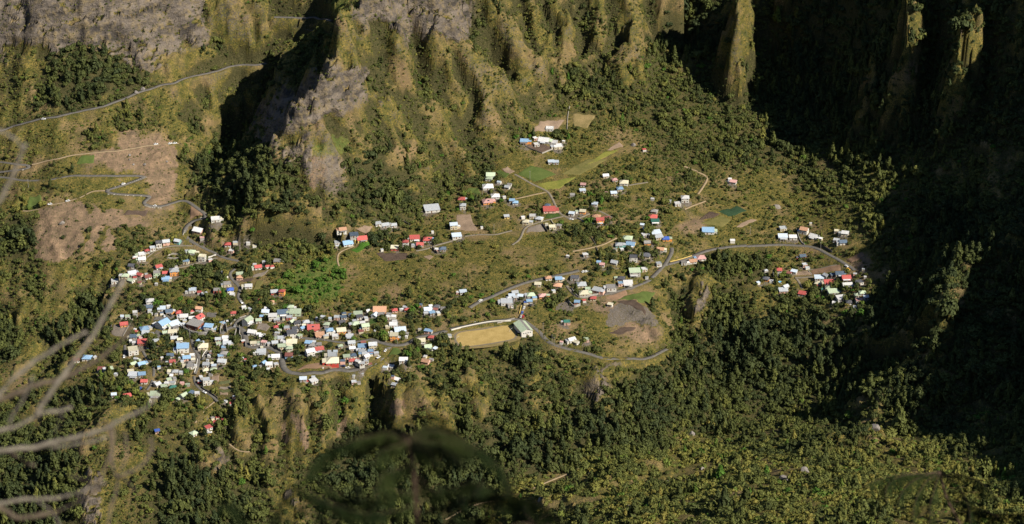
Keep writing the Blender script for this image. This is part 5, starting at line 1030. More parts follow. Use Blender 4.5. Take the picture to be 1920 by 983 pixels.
for i, (key, zx, zy, rad) in enumerate(BOULDERS):
    x, y, z = [float(v[0]) for v in hit(zx, zy)]
    bm = bmesh.new(); bmesh.ops.create_icosphere(bm, subdivisions=3, radius=1.0); rr = random.Random(i)
    pl = [(Vector((rr.uniform(-1,1), rr.uniform(-1,1), rr.uniform(-0.6,1))).normalized(), rr.uniform(0.55, 0.85)) for _ in range(12)]
    for v in bm.verts:
        for n_, d_ in pl:
            s_ = v.co.dot(n_) - d_
            if s_ > 0: v.co -= n_ * s_
        v.co = Vector((v.co.x*rad, v.co.y*rad*0.85, v.co.z*rad*rr.uniform(0.78, 0.82) + rad*0.25))
    me = bpy.data.meshes.new('boulder'); bm.to_mesh(me); bm.free(); me.materials.append(M_ROCK)
    o = link('boulder', me, None, (x, y, z), rr.uniform(0, 6))
    area = 'in the foreground scrub' if zy > 800 else 'on the left hillside' if zx < 400 else 'among the bushes near the great shadow'
    bl.append(dict(o=o, px=zx, py=zy, label=f"{'large' if rad > 2.9 else 'small'} grey boulder {area}"))
for v in dups(bl):
    v.sort(key=lambda d: d['px'])
    for i, d in enumerate(v): d['label'] += (', leftmost' if i == 0 else ', rightmost' if i == len(v)-1 else f', {ORD[i] if i < 10 else ORD[len(v)-1-i]} from {"left" if i < 10 else "right"}')
for d in bl: tag(d['o'], d['label'], 'boulder', 'boulders lying about')
M_WATER, _t, _b = mat('pool_water'); _b.inputs['Base Color'].default_value = (0.03, 0.42, 0.72, 1); _b.inputs['Roughness'].default_value = 0.1
for key, zx, zy, rx, ry, lb in ((4,1080,578,2.4,1.2,'blue swimming pool in front of the red complex roof'),(16,465,370,1.7,1.4,'round blue garden pool behind the silver gabled house'),(8,685,475,1.2,0.8,'small blue tarp-covered tank on the bare plot by the road')):
    px, py = zpt(key, zx, zy); x, y, z = [float(v[0]) for v in hit(px, py)]; r = empty('swimming_pool', (x, y, z)); n = 20
    b = MB(); ang = [2*math.pi*i/n for i in range(n)]
    out = [(math.cos(a)*(rx+0.25), math.sin(a)*(ry+0.25)) for a in ang]; inn = [(math.cos(a)*rx, math.sin(a)*ry) for a in ang]
    for i in range(n):
        j = (i+1) % n; b.poly([(*out[i],-1.5),(*out[j],-1.5),(*out[j],0.9),(*out[i],0.9)]); b.poly([(*out[i],0.9),(*out[j],0.9),(*inn[j],0.9),(*inn[i],0.9)]); b.poly([(*inn[i],0.9),(*inn[j],0.9),(*inn[j],0.3),(*inn[i],0.3)])
    link('rim', b.build('rim', (M_WHITEW,)), r); b = MB(); b.poly([(*p, 0.78) for p in inn]); link('water', b.build('water', (M_WATER,)), r); tag(r, lb, 'pool', 'garden pools')
# ------------------------------------------------------------------ vegetation
def foliage(name):
    m, t, b = mat(name); oi = node(t, 'ShaderNodeObjectInfo'); at = node(t, 'ShaderNodeAttribute', attribute_name='tint', attribute_type='INSTANCER')
    g = node(t, 'ShaderNodeNewGeometry'); r = node(t, 'ShaderNodeValToRGB')
    sc = node(t, 'ShaderNodeVectorMath', operation='SCALE'); t.links.new(oi.outputs['Location'], sc.inputs[0]); sc.inputs['Scale'].default_value = 1.0
    n1 = noise(t, sc.outputs[0], 0.022, 3)
    f = mth(t, 'ADD', at.outputs['Fac'], mth(t, 'ADD', rng_(t, oi.outputs['Random'], 0, 1, -0.14, 0.14), rng_(t, n1, 0.3, 0.7, -0.17, 0.17)), True)
    t.links.new(f, r.inputs[0]); cr = r.color_ramp
    stops = [(0.0, (0.033, 0.046, 0.018)), (0.22, (0.055, 0.066, 0.020)), (0.42, (0.086, 0.099, 0.026)), (0.58, (0.122, 0.127, 0.032)), (0.70, (0.165, 0.158, 0.036)), (0.78, (0.172, 0.148, 0.036)), (0.87, (0.115, 0.142, 0.029)), (1.0, (0.060, 0.125, 0.018))]
    cr.elements[0].position, cr.elements[0].color = stops[0][0], (*stops[0][1], 1); cr.elements[1].position, cr.elements[1].color = stops[-1][0], (*stops[-1][1], 1)
    for p, c in stops[1:-1]: e = cr.elements.new(p); e.color = (*c, 1)
    n2 = noise(t, g.outputs['Position'], 0.9, 2); s2 = node(t, 'ShaderNodeVectorMath', operation='SCALE'); t.links.new(r.outputs[0], s2.inputs[0])
    t.links.new(rng_(t, n2, 0.3, 0.7, 0.75, 1.3), s2.inputs['Scale'])
    t.links.new(s2.outputs[0], b.inputs['Base Color']); b.inputs['Roughness'].default_value = 0.75; b.inputs['Specular IOR Level'].default_value = 0.15
    return m
M_LEAF = foliage('leaves'); M_BARK = simple('bark', (0.13, 0.10, 0.075), 0.95, 0.05, 0.25, 2.0)
def crown_mesh(name, seed, kind):
    r = np.random.default_rng(seed); co = []; fc = []
    lumps = []
    if kind == 'broad':
        for _ in range(8):
            a = r.uniform(0, 2*np.pi); q = np.sqrt(r.uniform(0, 1)) * 0.6; lumps.append((q*np.cos(a), q*np.sin(a), r.uniform(0.55, 1.05) - 0.4*q, r.uniform(0.34, 0.52)))
        nl, ls = 32, 0.155
    elif kind == 'conifer':
        for i in range(10):
            h = i/9.0; a = r.uniform(0, 2*np.pi); q = 0.34*(1-h)*r.uniform(0.4, 1.1); lumps.append((q*np.cos(a), q*np.sin(a), 0.25 + 1.6*h, 0.44*(1-h)**0.7 + 0.09))
        nl, ls = 26, 0.14
    else:
        for _ in range(6):
            a = r.uniform(0, 2*np.pi); q = r.uniform(0.1, 0.65); lumps.append((q*np.cos(a), q*np.sin(a), r.uniform(0.15, 0.5), r.uniform(0.30, 0.5)))
        nl, ls = 24, 0.17
    for (x, y, z, rad) in lumps:
        for _ in range(nl):
            d = r.normal(size=3); d[2] = abs(d[2])*0.9 - 0.25; d /= np.linalg.norm(d); n = d + r.normal(size=3)*0.27; n /= np.linalg.norm(n)
            p = np.array([x, y, z]) + d*rad*r.uniform(0.75, 1.12)*np.array([1, 1, 1.0 if kind != 'conifer' else 1.25])
            a = np.cross(n, r.normal(size=3)); a /= np.linalg.norm(a); c = np.cross(n, a); s = ls*r.uniform(0.65, 1.35)
            i = len(co); co += [p - a*s*1.25, p - c*s*0.7, p + a*s*1.25, p + c*s*0.7]; fc.append((i, i+1, i+2, i+3))
    me = np_mesh(name, np.array(co), np.array(fc)); me.materials.append(M_LEAF); return me
PROTO = {'broad': [crown_mesh('crown', 10+i, 'broad') for i in range(4)], 'conifer': [crown_mesh('crown', 20+i, 'conifer') for i in range(3)], 'bush': [crown_mesh('bush', 30+i, 'bush') for i in range(4)]}
b = MB(); b.tube([(0,0,-0.5),(0.02,0.0,0.3),(0.05,0.03,0.85)], [0.09,0.07,0.035], 6); b.tube([(0.02,0,0.3),(0.3,0.1,0.75)], [0.045,0.02], 5); b.tube([(0.02,0,0.36),(-0.28,-0.12,0.8)], [0.04,0.02], 5); ME_TRUNK = b.build('trunk', (M_BARK,))
b = MB(); b.tube([(0,0,-0.4),(0,0,0.5),(0.01,0,1.7)], [0.055,0.045,0.012], 6); ME_MAST = b.build('trunk', (M_BARK,))

def scatter(step, seed):
    r = np.random.default_rng(seed)
    gx = np.arange(-520, 560, step); gy = np.arange(1205, 2400, step); X_, Y_ = np.meshgrid(gx, gy)
    X_ = (X_ + r.uniform(-0.5, 0.5, X_.shape)*step).ravel(); Y_ = (Y_ + r.uniform(-0.5, 0.5, Y_.shape)*step).ravel(); Z_ = sample(ZG, X_, Y_)
    px, py, f = project(X_, Y_, Z_); m = (px > -150) & (px < 2070) & (py > -40) & (py < 1030)
    X_, Y_, Z_ = X_[m], Y_[m], Z_[m]
    return X_, Y_, Z_, px[m], py[m], f[m], sample(BLOCK, X_, Y_), cover_at(X_, Y_, Z_, 0.8), sample(SL, X_, Y_), r
def pw(Wt, **kw): return sum(Wt[:, K[c]] * v for c, v in kw.items())
def place_trees():
    X_, Y_, Z_, px, py, f, blk, Wt, sl, r = scatter(4.1, 301)
    clump = np.clip(0.95 + 1.1 * fbm(X_/24, Y_/24, 302, 3), 0.12, 1.9)
    p = pw(Wt, D=0.93, F=0.56, S=0.25, G=0.09, B=0.02, R=0.03, V=0.72, L=0.50, N=0.30, Q=0.01, Y=0.02, l=0.02)
    hol = np.maximum(sample(HOLLOW, X_, Y_), -0.45 - 0.6*Wt[:, K['G']]) * smooth(14, 28, sl); clump = np.clip(clump + 1.1 * hol, 0.05, 2.6)
    p = np.where(Wt[:, K['D']] > 0.5, p*np.clip(clump, 0.6, 1.2), p*clump) * (1 - 0.75*smooth(50, 64, sl)*(1 - Wt[:, K['D']])) * (blk < 0.35)
    nn = Wt[:, K['N']]; p = p*(1-nn) + p*nn*np.clip(0.7 + 3.0*fbm(X_/36 + 30, Y_/40, 304, 3), 0.05, 2.6)
    m = r.uniform(size=len(p)) < p; X_, Y_, Z_, px, py, f, Wt = X_[m], Y_[m], Z_[m], px[m], py[m], f[m], Wt[m]; n = len(X_)
    con = r.uniform(size=n) < np.clip(pw(Wt, D=0.34, F=0.22, S=0.10, V=0.05, N=0.16, L=0.02, G=0.06) * np.clip(1 + 2.2*fbm(X_/40, Y_/40, 303, 2), 0.0, 2.2), 0, 0.85)
    s = pw(Wt, D=3.3, F=2.5, S=1.75, G=1.45, B=1.3, R=1.3, V=2.3, L=2.1, N=2.8, Q=1.2, Y=1.4, l=1.4) * np.exp(r.normal(size=n)*0.34)
    tint = pw(Wt, D=0.19, F=0.36, S=0.38, G=0.42, B=0.35, R=0.35, V=0.24, L=0.97, N=0.44, Q=0.3, Y=0.55, l=0.5) + r.normal(size=n)*0.055
    tint = np.where(con, tint - 0.06 + 0.26*(r.uniform(size=n) < 0.16), tint); tint = np.where(r.uniform(size=n) < pw(Wt, V=0.05, F=0.015, S=0.02, N=0.02), 0.78, tint)
    tint = np.where(r.uniform(size=n) < pw(Wt, V=0.10, F=0.03, S=0.02, N=0.03), 0.93, tint)
    s = np.where(con, s*1.12, s)
    return dict(x=X_, y=Y_, z=Z_, px=px, py=py, f=f, s=s, con=con, tint=np.clip(tint, 0, 1), rot=r.uniform(0, 6.28, n), hz=r.uniform(0.82, 1.2, n), pid=r.integers(0, 12, n), W=Wt)
def place_bushes():
    X_, Y_, Z_, px, py, f, blk, Wt, sl, r = scatter(2.5, 401)
    clump = np.clip(0.9 + 1.3 * fbm(X_/13, Y_/13, 402, 3), 0.05, 2.0)
    clump = np.clip(clump + 0.8 * np.maximum(sample(HOLLOW, X_, Y_), -0.3 - 0.6*Wt[:, K['G']]) * smooth(14, 28, sl), 0.05, 2.4)
    rows = np.where(Wt[:, K['Y']] > 0.4, (np.mod(Y_/3.4, 1) < 0.5) * 1.9, 1.0)
    p = pw(Wt, D=0.42, F=0.66, S=0.66, G=0.46, B=0.20, R=0.20, V=0.46, L=0.55, N=0.66, Q=0.14, Y=0.40, l=0.12)
    nn = Wt[:, K['N']]; big_ = np.clip(0.85 + 2.4*fbm(X_/30, Y_/34, 404, 3), 0.12, 1.35); p = p*(1-nn) + p*nn*big_
    p = p*clump*rows * np.minimum(2.3, 1/np.cos(np.radians(sl))) * (blk < 0.55)
    m = r.uniform(size=len(p)) < p; X_, Y_, Z_, px, py, f, Wt = X_[m], Y_[m], Z_[m], px[m], py[m], f[m], Wt[m]; n = len(X_)
    s = (1 + 0.35*Wt[:, K['N']]*r.normal(size=n)*0.6) * pw(Wt, D=1.4, F=1.3, S=1.1, G=0.85, B=0.7, R=0.8, V=1.0, L=1.2, N=2.05, Q=0.6, Y=0.65, l=0.7) * np.exp(r.normal(size=n)*0.36)
    s = np.clip(s, 0.35, 5.0)
    tint = pw(Wt, D=0.22, F=0.38, S=0.44, G=0.48, B=0.42, R=0.42, V=0.42, L=0.96, N=0.66, Q=0.4, Y=0.55, l=0.55) + r.normal(size=n)*0.09
    tint = np.where(r.uniform(size=n) < pw(Wt, V=0.10, F=0.03, S=0.02, N=0.04), 0.92, tint); tint = np.where(r.uniform(size=n) < pw(Wt, G=0.12, S=0.06, N=0.05, V=0.06), 0.78, tint)
    return dict(x=X_, y=Y_, z=Z_, px=px, py=py, f=f, s=s, tint=np.clip(tint, 0, 1), rot=r.uniform(0, 6.28, n), hz=r.uniform(0.8, 1.25, n), pid=r.integers(0, 12, n), W=Wt)
TR = place_trees(); BU = place_bushes()
def in_frame(T): return (T['px'] > 6) & (T['px'] < 1914) & (T['py'] > 6) & (T['py'] < 976)
def pick(T, n):
    sc = np.where(in_frame(T), T['s']/T['f'], 0)
    # only those the picture really shows (nothing in front of them)
    idx = np.argsort(-sc)[:int(n*1.6)]
    hx_, hy_, hz_ = hit(T['px'][idx], T['py'][idx] - 3)
    ok = np.hypot(hx_ - T['x'][idx], hy_ - T['y'][idx]) < 25
    return idx[ok][:n]
ti = pick(TR, 300); bi = pick(BU, 300)
LM = [(d['px'], d['py'], f"the {CNAME[d['roof']]} {KW[d['kind']]} roof") for d in houses if d['pw'] > 14] + [(d['px'], d['py'], 'the ' + d['label']) for d in bl]
def zone(px, py):
    if py > 930: return 'along the bottom edge of the near slope'
    if px > 1720: return 'on the dim right-hand slope'
    if py > 870: return 'low on the near slope' if px > 1350 else 'on the near slope by the footpath'
    if py > 800: return 'high on the near slope' if px > 1100 else 'in the dark ravine forest'
    if py > 740: return 'at the top edge of the near slope' if px > 1300 else 'on the ribs below the village'
    if py > 580 and px > 1230: return 'in the dark forest under the eastern hamlet'
    if px < 350: return 'on the left hillside'
    return 'on the plateau' if py > 300 else 'under the mountain wall'
def side(px, n=6):
    return ['far left', 'left', 'centre left', 'centre right', 'right', 'far right'][min(5, int(px/320))]
def hue(t): return 'very dark green' if t < 0.15 else 'dark green' if t < 0.30 else 'olive' if t < 0.5 else 'yellow-olive' if t < 0.66 else 'yellow' if t < 0.83 else 'bright green'
veg_used = set()
def veg_label(px, py, what, t, s, big):
    near = sorted((math.hypot(px-a, 1.4*(py-b)), a, b, n_) for a, b, n_ in LM)[0]
    size = 'big ' if s > big else ''
    if near[0] < 55:
        dx, dy = px-near[1], py-near[2]; rel = ('right of' if dx > 0 else 'left of') if abs(dx) > abs(dy) else ('in front of' if dy > 0 else 'behind')
        lb = f"{size}{hue(t)} {what} {rel} {near[3]}"
    else: lb = f"{size}{hue(t)} {what} {zone(px, py)}, {side(px)} of the picture"
    return ' '.join(lb.split()[:16])
VEG = [dict(px=float(TR['px'][i]), py=float(TR['py'][i]), what='narrow casuarina tree' if TR['con'][i] else 'round broadleaf tree', t=float(TR['tint'][i]), s=float(TR['s'][i]), big=3.3) for i in ti]
VEG += [dict(px=float(BU['px'][i]), py=float(BU['py'][i]), what='bush', t=float(BU['tint'][i]), s=float(BU['s'][i]), big=1.9) for i in bi]
for v in VEG: v['label'] = veg_label(v['px'], v['py'], v['what'], v['t'], v['s'], v['big'])
def rel_to(v, o):
    dx, dy = v['px']-o['px'], v['py']-o['py']
    return ('right of' if dx > 0 else 'left of') if abs(dx) > abs(dy) else ('in front of' if dy > 0 else 'behind')
for g_ in dups(VEG):
    for v in g_:
        o = min((e for e in VEG if e is not v and (hue(e['t']), e['what']) != (hue(v['t']), v['what'])), key=lambda e: math.hypot(e['px']-v['px'], e['py']-v['py']))
        v['label'] = ' '.join(f"{'big ' if v['s'] > v['big'] else ''}{hue(v['t'])} {v['what']} {rel_to(v, o)} a {hue(o['t'])} {o['what'].split()[-1]}, {zone(v['px'], v['py'])}".split()[:16])
for g_ in dups(VEG):
    if len(g_) > 6: continue
    g_.sort(key=lambda v: v['px'])
    for i, v in enumerate(g_): v['label'] = ' '.join(v['label'].split()[:12]) + (', leftmost' if i == 0 else ', rightmost' if i == len(g_)-1 else f', {ORD[i]} from left')
vi = iter(VEG)
tint_proto = {}
for i in ti:
    con = bool(TR['con'][i]); s = float(TR['s'][i]); z = float(TR['z'][i]); pr = PROTO['conifer' if con else 'broad']
    me = pr[int(TR['pid'][i]) % len(pr)]
    r = empty('casuarina_tree' if con else 'broadleaf_tree', (float(TR['x'][i]), float(TR['y'][i]), z), float(TR['rot'][i]))
    hz_ = float(TR['hz'][i]) * (1.25 if con else 1.1)
    tr = link('trunk', ME_MAST if con else ME_TRUNK, r); tr.scale = (s*0.9, s*0.9, s*hz_)
    cr = link('crown', me, r); cr.scale = (s, s, s*hz_ if con else s*hz_*0.9); cr['tint'] = float(TR['tint'][i]); tint_proto.setdefault(me.name, cr)
    tag(r, next(vi)['label'], 'tree', 'trees on the slopes')
for i in bi:
    s = float(BU['s'][i]); me = PROTO['bush'][int(BU['pid'][i]) % 4]
    o = link('bush', me, None, (float(BU['x'][i]), float(BU['y'][i]), float(BU['z'][i]) - 0.1), float(BU['rot'][i])); o.scale = (s, s, s*float(BU['hz'][i])); o['tint'] = float(BU['tint'][i]); tint_proto.setdefault(me.name, o)
    tag(o, next(vi)['label'], 'bush', 'bushes on the slopes')
def gn_tree(src):
    g = bpy.data.node_groups.new('foliage_' + src.data.name, 'GeometryNodeTree')
    g.interface.new_socket('Geometry', in_out='INPUT', socket_type='NodeSocketGeometry'); g.interface.new_socket('Geometry', in_out='OUTPUT', socket_type='NodeSocketGeometry')
    i = g.nodes.new('NodeGroupInput'); o = g.nodes.new('NodeGroupOutput'); p = g.nodes.new('GeometryNodeInstanceOnPoints'); oi = g.nodes.new('GeometryNodeObjectInfo')
    oi.inputs['Object'].default_value = src; oi.transform_space = 'ORIGINAL'; oi.inputs['As Instance'].default_value = True
    a = g.nodes.new('GeometryNodeInputNamedAttribute'); a.data_type = 'FLOAT_VECTOR'; a.inputs['Name'].default_value = 'scl'
    ro = g.nodes.new('GeometryNodeInputNamedAttribute'); ro.data_type = 'FLOAT_VECTOR'; ro.inputs['Name'].default_value = 'rotv'
    L = g.links; L.new(i.outputs[0], p.inputs['Points']); L.new(oi.outputs['Geometry'], p.inputs['Instance']); L.new(a.outputs[0], p.inputs['Scale'])
    L.new(ro.outputs[0], p.inputs['Rotation']); L.new(p.outputs[0], o.inputs[0]); return g
def mass(name, label, T, sel, src, zs):
    n = int(sel.sum())
    if not n: return
    me = bpy.data.meshes.new(name); me.vertices.add(n); me.vertices.foreach_set('co', np.stack([T['x'][sel], T['y'][sel], T['z'][sel] - 0.1], -1).astype(np.float32).ravel())
    s = T['s'][sel]
    for nm, ty, v in (('scl', 'FLOAT_VECTOR', np.stack([s, s, s*T['hz'][sel]*zs], -1)), ('rotv', 'FLOAT_VECTOR', np.stack([s*0, s*0, T['rot'][sel]], -1)), ('tint', 'FLOAT', T['tint'][sel])):
        at = me.attributes.new(nm, ty, 'POINT'); at.data.foreach_set('vector' if ty == 'FLOAT_VECTOR' else 'value', v.astype(np.float32).ravel())
    o = link(name, me); md = o.modifiers.new('foliage', 'NODES'); md.node_group = gn_tree(src); tag(o, label, kind='stuff')
rest = np.ones(len(TR['x']), bool); rest[ti] = False
for q, me in enumerate(PROTO['broad']):
    if me.name in tint_proto: mass('broadleaf_forest', 'mass of smaller broadleaf trees covering slopes and plateau', TR, rest & ~TR['con'] & (TR['pid'] % 4 == q), tint_proto[me.name], 1.0)
for q, me in enumerate(PROTO['conifer']):
    if me.name in tint_proto: mass('casuarina_forest', 'mass of smaller casuarina trees in the dark forest', TR, rest & TR['con'] & (TR['pid'] % 3 == q), tint_proto[me.name], 1.25)
rest = np.ones(len(BU['x']), bool); rest[bi] = False
for q, me in enumerate(PROTO['bush']):
    if me.name in tint_proto: mass('scrub', 'low olive scrub over the dry slopes', BU, rest & (BU['pid'] % 4 == q), tint_proto[me.name], 1.0)
print('trees', len(TR['x']), 'bushes', len(BU['x']), 'houses', len(houses))
# ------------------------------------------------------------------ plants close to the viewpoint (out of the lens's focus)
def at_d(px, py, dist):
    u, ry, rz = rays(px, py); n = math.sqrt(u*u + ry*ry + rz*rz)
    return Vector((float(u), float(ry), float(rz))) * (dist / n) + Vector((0, 0, CAM_H))
def ground_z(x, y): return float(sample(ZG, np.array([x]), np.array([y]))[0])
M_DEAD = simple('weathered_wood', (0.19, 0.165, 0.135), 0.9, 0.1, 0.35, 60.0)
M_DARKW = simple('dark_bark', (0.10, 0.078, 0.058), 0.9, 0.1, 0.35, 60.0)  # darker brown for some branches and twigs
TX = -150
tb = at_d(TX, 900, 4.46); gz = ground_z(tb.x, tb.y)
dead = empty('dead_tree', (tb.x, tb.y, gz), 0)
def local(p, root): return tuple(p - Vector(root.location))
b = MB(); top = at_d(TX, 200, 4.46); b.tube([local(Vector((tb.x, tb.y, gz - 0.4)), dead), local(tb, dead), local(at_d(TX - 10, 600, 4.46), dead), local(top, dead)], [0.07, 0.055, 0.045, 0.02], 10)
link('trunk', b.build('trunk', (M_DEAD,), True), dead)
BR = [ # name, distances from-to, radius px from-to, material, pixels
 ('branch',6.1,5.8,10,5,'d',[(-150,880),(0,846),(58,840),(102,829),(153,818),(198,803),(229,786),(266,770),(282,756),(296,738)]),
 ('branch',6.1,6.0,6,3.5,'d',[(45,842),(90,840),(127,835),(165,829),(200,821)]),
 ('branch',6.2,5.6,9,5,'d',[(-150,835),(0,808),(51,790),(74,776),(112,771),(135,764)]),
 ('branch',5.9,5.3,8,6,'d',[(64,782),(84,750),(114,711),(153,658),(178,622),(198,586),(214,558),(229,528)]),
 ('branch',6.4,6.0,8,4,'b',[(-150,800),(-20,757),(20,742),(71,721),(114,711),(178,678),(229,637),(246,606)]),
 ('branch',5.9,5.4,9,4.5,'d',[(-150,820),(-20,760),(0,738),(25,711),(64,678),(89,664),(122,642),(163,622)]),
 ('twig',5.9,5.6,5,3,'d',[(14,800),(28,772),(40,755),(51,733),(62,706)]),
 ('branch',6.2,6.2,8,4,'d',[(-150,960),(0,944),(46,936),(107,934),(150,922),(178,911),(200,905)]),
 ('branch',6.2,6.2,8,3.5,'b',[(-150,930),(0,953),(20,967),(46,971),(97,962),(127,952),(163,931),(190,912)]),
 ('twig',6.1,6.1,4,2.5,'b',[(203,796),(209,847),(199,870),(193,886),(183,908)]), ('twig',6.1,6.1,4,2.5,'b',[(212,792),(211,830),(211,875),(221,906),(209,949),(201,990)]),
 ('twig',6.0,6.2,3.5,2.5,'b',[(282,820),(283,845),(265,873),(237,888),(219,895)]), ('twig',6.1,6.1,3,2,'b',[(234,809),(237,860),(224,882)]),
 ('twig',6.1,6.1,3,3,'b',[(127,891),(150,899),(178,907)]), ('twig',6.0,6.0,3,2,'b',[(222,890),(240,905),(252,920)]),
 ('branch',5.5,5.3,10,6,'d',[(-150,470),(-60,430),(-5,382),(15,346),(28,319),(38,290),(47,270)]), ('twig',5.4,5.4,5,4,'d',[(40,285),(34,266),(15,252),(-20,240)]),
 ('twig',6.1,6.0,4,3,'b',[(10,848),(33,855),(48,868),(64,873)]), ('twig',6.0,6.0,2.5,2,'d',[(60,937),(85,948),(100,965),(115,990)]), ('twig',6.0,6.0,3,2,'d',[(100,815),(108,795),(117,777)]),
]
for nm, d0, d1, r0, r1, mm, pts in BR:
    d0 *= 0.72; d1 = d0 - 0.06
    q = catmull(pts, 9.0); n = len(q); rr = random.Random(int(pts[0][1]*7))
    P, Rr = [], []
    for i, (x, y) in enumerate(q):
        t = i/(n-1); dd = d0 + (d1-d0)*t; P.append(local(at_d(x + rr.uniform(-1.2, 1.2), y + rr.uniform(-1.2, 1.2), dd), dead)); Rr.append((0.58 if mm == 'd' else 0.85)*(r0 + (r1-r0)*t)*rr.uniform(0.85, 1.2)*dd/FPX)
    b = MB(); b.tube(P, Rr, 7); link(nm, b.build(nm, (M_DEAD if mm == 'd' else M_DARKW,), True), dead)
tag(dead, 'bare dead tree with blurred grey branches reaching in from the left edge', 'dead tree')

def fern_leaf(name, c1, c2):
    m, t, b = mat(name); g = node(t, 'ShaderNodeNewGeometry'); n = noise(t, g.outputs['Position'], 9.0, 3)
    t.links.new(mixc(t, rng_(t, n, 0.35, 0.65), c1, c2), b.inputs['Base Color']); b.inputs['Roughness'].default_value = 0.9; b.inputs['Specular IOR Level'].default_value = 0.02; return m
M_FERN = fern_leaf('fern_green_shaded', (0.007, 0.013, 0.005), (0.020, 0.027, 0.008)); M_STIPE = simple('fern_stalk', (0.075, 0.050, 0.036), 0.9)  # leaf colour darkened to stand in for shade on the ferns
def frond(root, P, plen, seed, droop=1.0, wid=0.26, gap=None):
    """rachis along the world points P, comb of toothed pinnae on both sides that hang with gravity"""
    rr = random.Random(seed); P = [Vector(p) for p in P]
    L_ = sum((P[i+1]-P[i]).length for i in range(len(P)-1)); b = MB()
    b.tube([local(p, root) for p in P], [plen*0.022*(1-0.7*i/len(P)) for i in range(len(P))], 5)
    ra = link('frond', b.build('frond', (M_STIPE,), True), root); b = MB()
    n = max(10, int(L_/(gap or plen*0.11)))
    for k in range(n):
        t = (k+0.5)/n; s = t*(len(P)-1); i = min(int(s), len(P)-2); p = P[i].lerp(P[i+1], s-i); T = (P[i+1]-P[i]).normalized()
        side = T.cross(Vector((0, 0, 1))); side = side.normalized() if side.length > 1e-3 else Vector((1, 0, 0))
        ln = plen*math.sin(math.pi*min(1, 0.16+0.84*(1-t)**0.8))**0.6*rr.choice((0.35, 0.6, 0.8, 1.0, 1.3, 1.6))*(1 if t < 0.9 else 0.6)
        for sg in (-1, 1):
            d = (side*sg*rr.uniform(0.3, 0.9) + T*rr.uniform(-0.3, 0.8) + Vector((0, 0, -0.35*droop*rr.uniform(0.4, 1.5)))).normalized(); q = p.copy(); m = 7; up = T.cross(d).normalized(); wv = up.cross(d)
            for j in range(m):
                d2 = (d + Vector((0, 0, -0.16*droop*j + rr.uniform(-.05, .05)))).normalized(); q2 = q + d2*ln/m; w_ = wid*plen*(1-j/m*0.75)
                for s3 in (-1, 1):
                    tip = q.lerp(q2, 0.9) + wv*s3*w_ + d2*ln/m*0.35
                    b.poly([local(q, root), local(q.lerp(q2, 0.75), root), local(tip, root)] if s3 > 0 else [local(q.lerp(q2, 0.75), root), local(q, root), local(tip, root)])
                q = q2
    lf = link('leaflets', b.build('leaflets', (M_FERN,)), ra); lf['kind'] = 'stuff'
def curve_px(pts, d0, d1): q = catmull(pts, 10.0); n = len(q); return [at_d(x, y, d0 + (d1-d0)*i/(n-1)) for i, (x, y) in enumerate(q)]
D0 = 3.7
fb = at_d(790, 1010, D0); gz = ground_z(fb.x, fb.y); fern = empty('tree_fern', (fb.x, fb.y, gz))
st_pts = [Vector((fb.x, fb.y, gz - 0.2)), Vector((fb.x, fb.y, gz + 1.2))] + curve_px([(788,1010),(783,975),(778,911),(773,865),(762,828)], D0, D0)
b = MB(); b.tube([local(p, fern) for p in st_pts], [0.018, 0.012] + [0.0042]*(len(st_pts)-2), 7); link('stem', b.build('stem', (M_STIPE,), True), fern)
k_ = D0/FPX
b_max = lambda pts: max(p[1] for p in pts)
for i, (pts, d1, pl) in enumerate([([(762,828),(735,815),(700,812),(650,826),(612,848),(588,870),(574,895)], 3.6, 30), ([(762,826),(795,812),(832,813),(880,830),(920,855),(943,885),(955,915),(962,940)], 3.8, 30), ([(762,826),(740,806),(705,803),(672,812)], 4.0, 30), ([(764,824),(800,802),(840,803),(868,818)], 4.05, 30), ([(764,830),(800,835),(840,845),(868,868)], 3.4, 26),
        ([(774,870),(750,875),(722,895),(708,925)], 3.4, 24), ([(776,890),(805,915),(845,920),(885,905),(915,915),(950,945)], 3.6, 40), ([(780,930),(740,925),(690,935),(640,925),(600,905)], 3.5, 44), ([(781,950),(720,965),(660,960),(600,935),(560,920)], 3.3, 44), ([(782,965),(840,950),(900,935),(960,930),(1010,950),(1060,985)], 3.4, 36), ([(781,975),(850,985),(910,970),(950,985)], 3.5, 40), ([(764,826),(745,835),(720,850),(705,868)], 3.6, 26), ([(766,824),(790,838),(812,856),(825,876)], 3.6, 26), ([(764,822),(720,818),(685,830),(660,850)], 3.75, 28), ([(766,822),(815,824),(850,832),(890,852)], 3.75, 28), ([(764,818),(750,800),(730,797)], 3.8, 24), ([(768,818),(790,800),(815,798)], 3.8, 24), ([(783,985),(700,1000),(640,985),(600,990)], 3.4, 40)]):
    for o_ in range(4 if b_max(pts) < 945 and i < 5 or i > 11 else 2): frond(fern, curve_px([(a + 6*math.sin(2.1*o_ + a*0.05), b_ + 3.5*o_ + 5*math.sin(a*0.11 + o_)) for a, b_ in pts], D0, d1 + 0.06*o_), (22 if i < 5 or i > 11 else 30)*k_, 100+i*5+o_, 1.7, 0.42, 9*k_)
rr_ = random.Random(77)
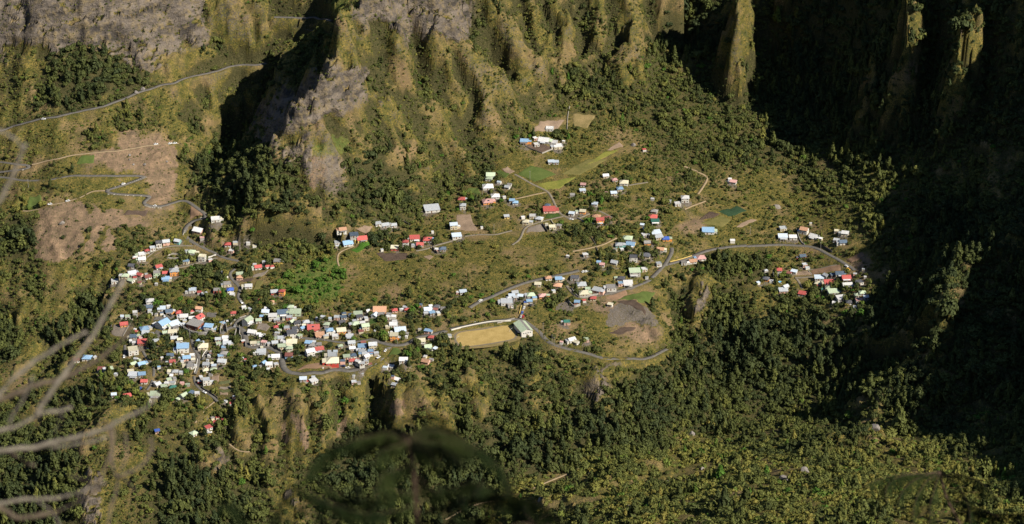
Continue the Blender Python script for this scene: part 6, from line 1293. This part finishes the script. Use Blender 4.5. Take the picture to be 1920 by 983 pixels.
for i, (x, y) in enumerate([(612,905),(640,930),(585,915),(670,905),(705,940),(560,940),(735,915),(600,960),(830,905),(865,925),(905,900),(930,930),(960,905),(985,945),(1010,965),(890,960),(845,950),(540,965),(690,800),(720,796),(765,792),(800,790),(830,797),(650,815)]):
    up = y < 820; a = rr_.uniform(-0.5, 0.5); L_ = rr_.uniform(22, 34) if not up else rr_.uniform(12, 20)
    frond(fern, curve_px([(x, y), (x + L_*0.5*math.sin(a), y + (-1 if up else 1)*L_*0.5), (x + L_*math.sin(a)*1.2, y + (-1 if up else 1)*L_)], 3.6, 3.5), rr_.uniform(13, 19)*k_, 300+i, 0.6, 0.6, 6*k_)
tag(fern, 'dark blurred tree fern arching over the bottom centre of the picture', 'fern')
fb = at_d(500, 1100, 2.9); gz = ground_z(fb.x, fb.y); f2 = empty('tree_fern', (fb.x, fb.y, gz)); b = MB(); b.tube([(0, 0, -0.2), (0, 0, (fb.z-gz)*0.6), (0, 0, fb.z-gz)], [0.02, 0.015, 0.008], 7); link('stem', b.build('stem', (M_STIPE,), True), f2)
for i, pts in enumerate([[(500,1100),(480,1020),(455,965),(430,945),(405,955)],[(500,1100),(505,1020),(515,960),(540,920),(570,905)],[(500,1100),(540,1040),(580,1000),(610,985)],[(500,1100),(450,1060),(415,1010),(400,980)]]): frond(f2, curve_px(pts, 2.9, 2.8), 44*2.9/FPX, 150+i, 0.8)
tag(f2, 'strongly blurred green fern at the bottom edge left of the arching fern', 'fern')
def crown_fern(px, py, dist, nf, rad, seed, label, ar=None):
    c = at_d(px, py, dist); gz = ground_z(c.x, c.y); root = empty('tree_fern', (c.x, c.y, gz)); rr = random.Random(seed)
    b = MB(); b.tube([(0, 0, -0.3), (0.03*dist/10, 0, (c.z-gz)*0.5), (0, 0, c.z-gz)], [dist*0.004, dist*0.0025, dist*0.0012], 8); link('stem', b.build('stem', (M_STIPE,), True), root)
    for i in range(nf):
        a = (2*math.pi*i/nf + rr.uniform(-.3, .3)) if ar is None else ar[0] + (ar[1]-ar[0])*i/(nf-1); L_ = rad*rr.uniform(0.8, 1.15); el = rr.uniform(0.25, 0.7)
        P = [c + Vector((math.cos(a)*L_*t, math.sin(a)*L_*t, L_*(el*t - (el+0.75)*t*t))) for t in np.linspace(0, 1, 9)]
        frond(root, P, rad*0.34, seed*10+i, 2.2, 0.10, rad*0.05)
    tag(root, label, 'fern')
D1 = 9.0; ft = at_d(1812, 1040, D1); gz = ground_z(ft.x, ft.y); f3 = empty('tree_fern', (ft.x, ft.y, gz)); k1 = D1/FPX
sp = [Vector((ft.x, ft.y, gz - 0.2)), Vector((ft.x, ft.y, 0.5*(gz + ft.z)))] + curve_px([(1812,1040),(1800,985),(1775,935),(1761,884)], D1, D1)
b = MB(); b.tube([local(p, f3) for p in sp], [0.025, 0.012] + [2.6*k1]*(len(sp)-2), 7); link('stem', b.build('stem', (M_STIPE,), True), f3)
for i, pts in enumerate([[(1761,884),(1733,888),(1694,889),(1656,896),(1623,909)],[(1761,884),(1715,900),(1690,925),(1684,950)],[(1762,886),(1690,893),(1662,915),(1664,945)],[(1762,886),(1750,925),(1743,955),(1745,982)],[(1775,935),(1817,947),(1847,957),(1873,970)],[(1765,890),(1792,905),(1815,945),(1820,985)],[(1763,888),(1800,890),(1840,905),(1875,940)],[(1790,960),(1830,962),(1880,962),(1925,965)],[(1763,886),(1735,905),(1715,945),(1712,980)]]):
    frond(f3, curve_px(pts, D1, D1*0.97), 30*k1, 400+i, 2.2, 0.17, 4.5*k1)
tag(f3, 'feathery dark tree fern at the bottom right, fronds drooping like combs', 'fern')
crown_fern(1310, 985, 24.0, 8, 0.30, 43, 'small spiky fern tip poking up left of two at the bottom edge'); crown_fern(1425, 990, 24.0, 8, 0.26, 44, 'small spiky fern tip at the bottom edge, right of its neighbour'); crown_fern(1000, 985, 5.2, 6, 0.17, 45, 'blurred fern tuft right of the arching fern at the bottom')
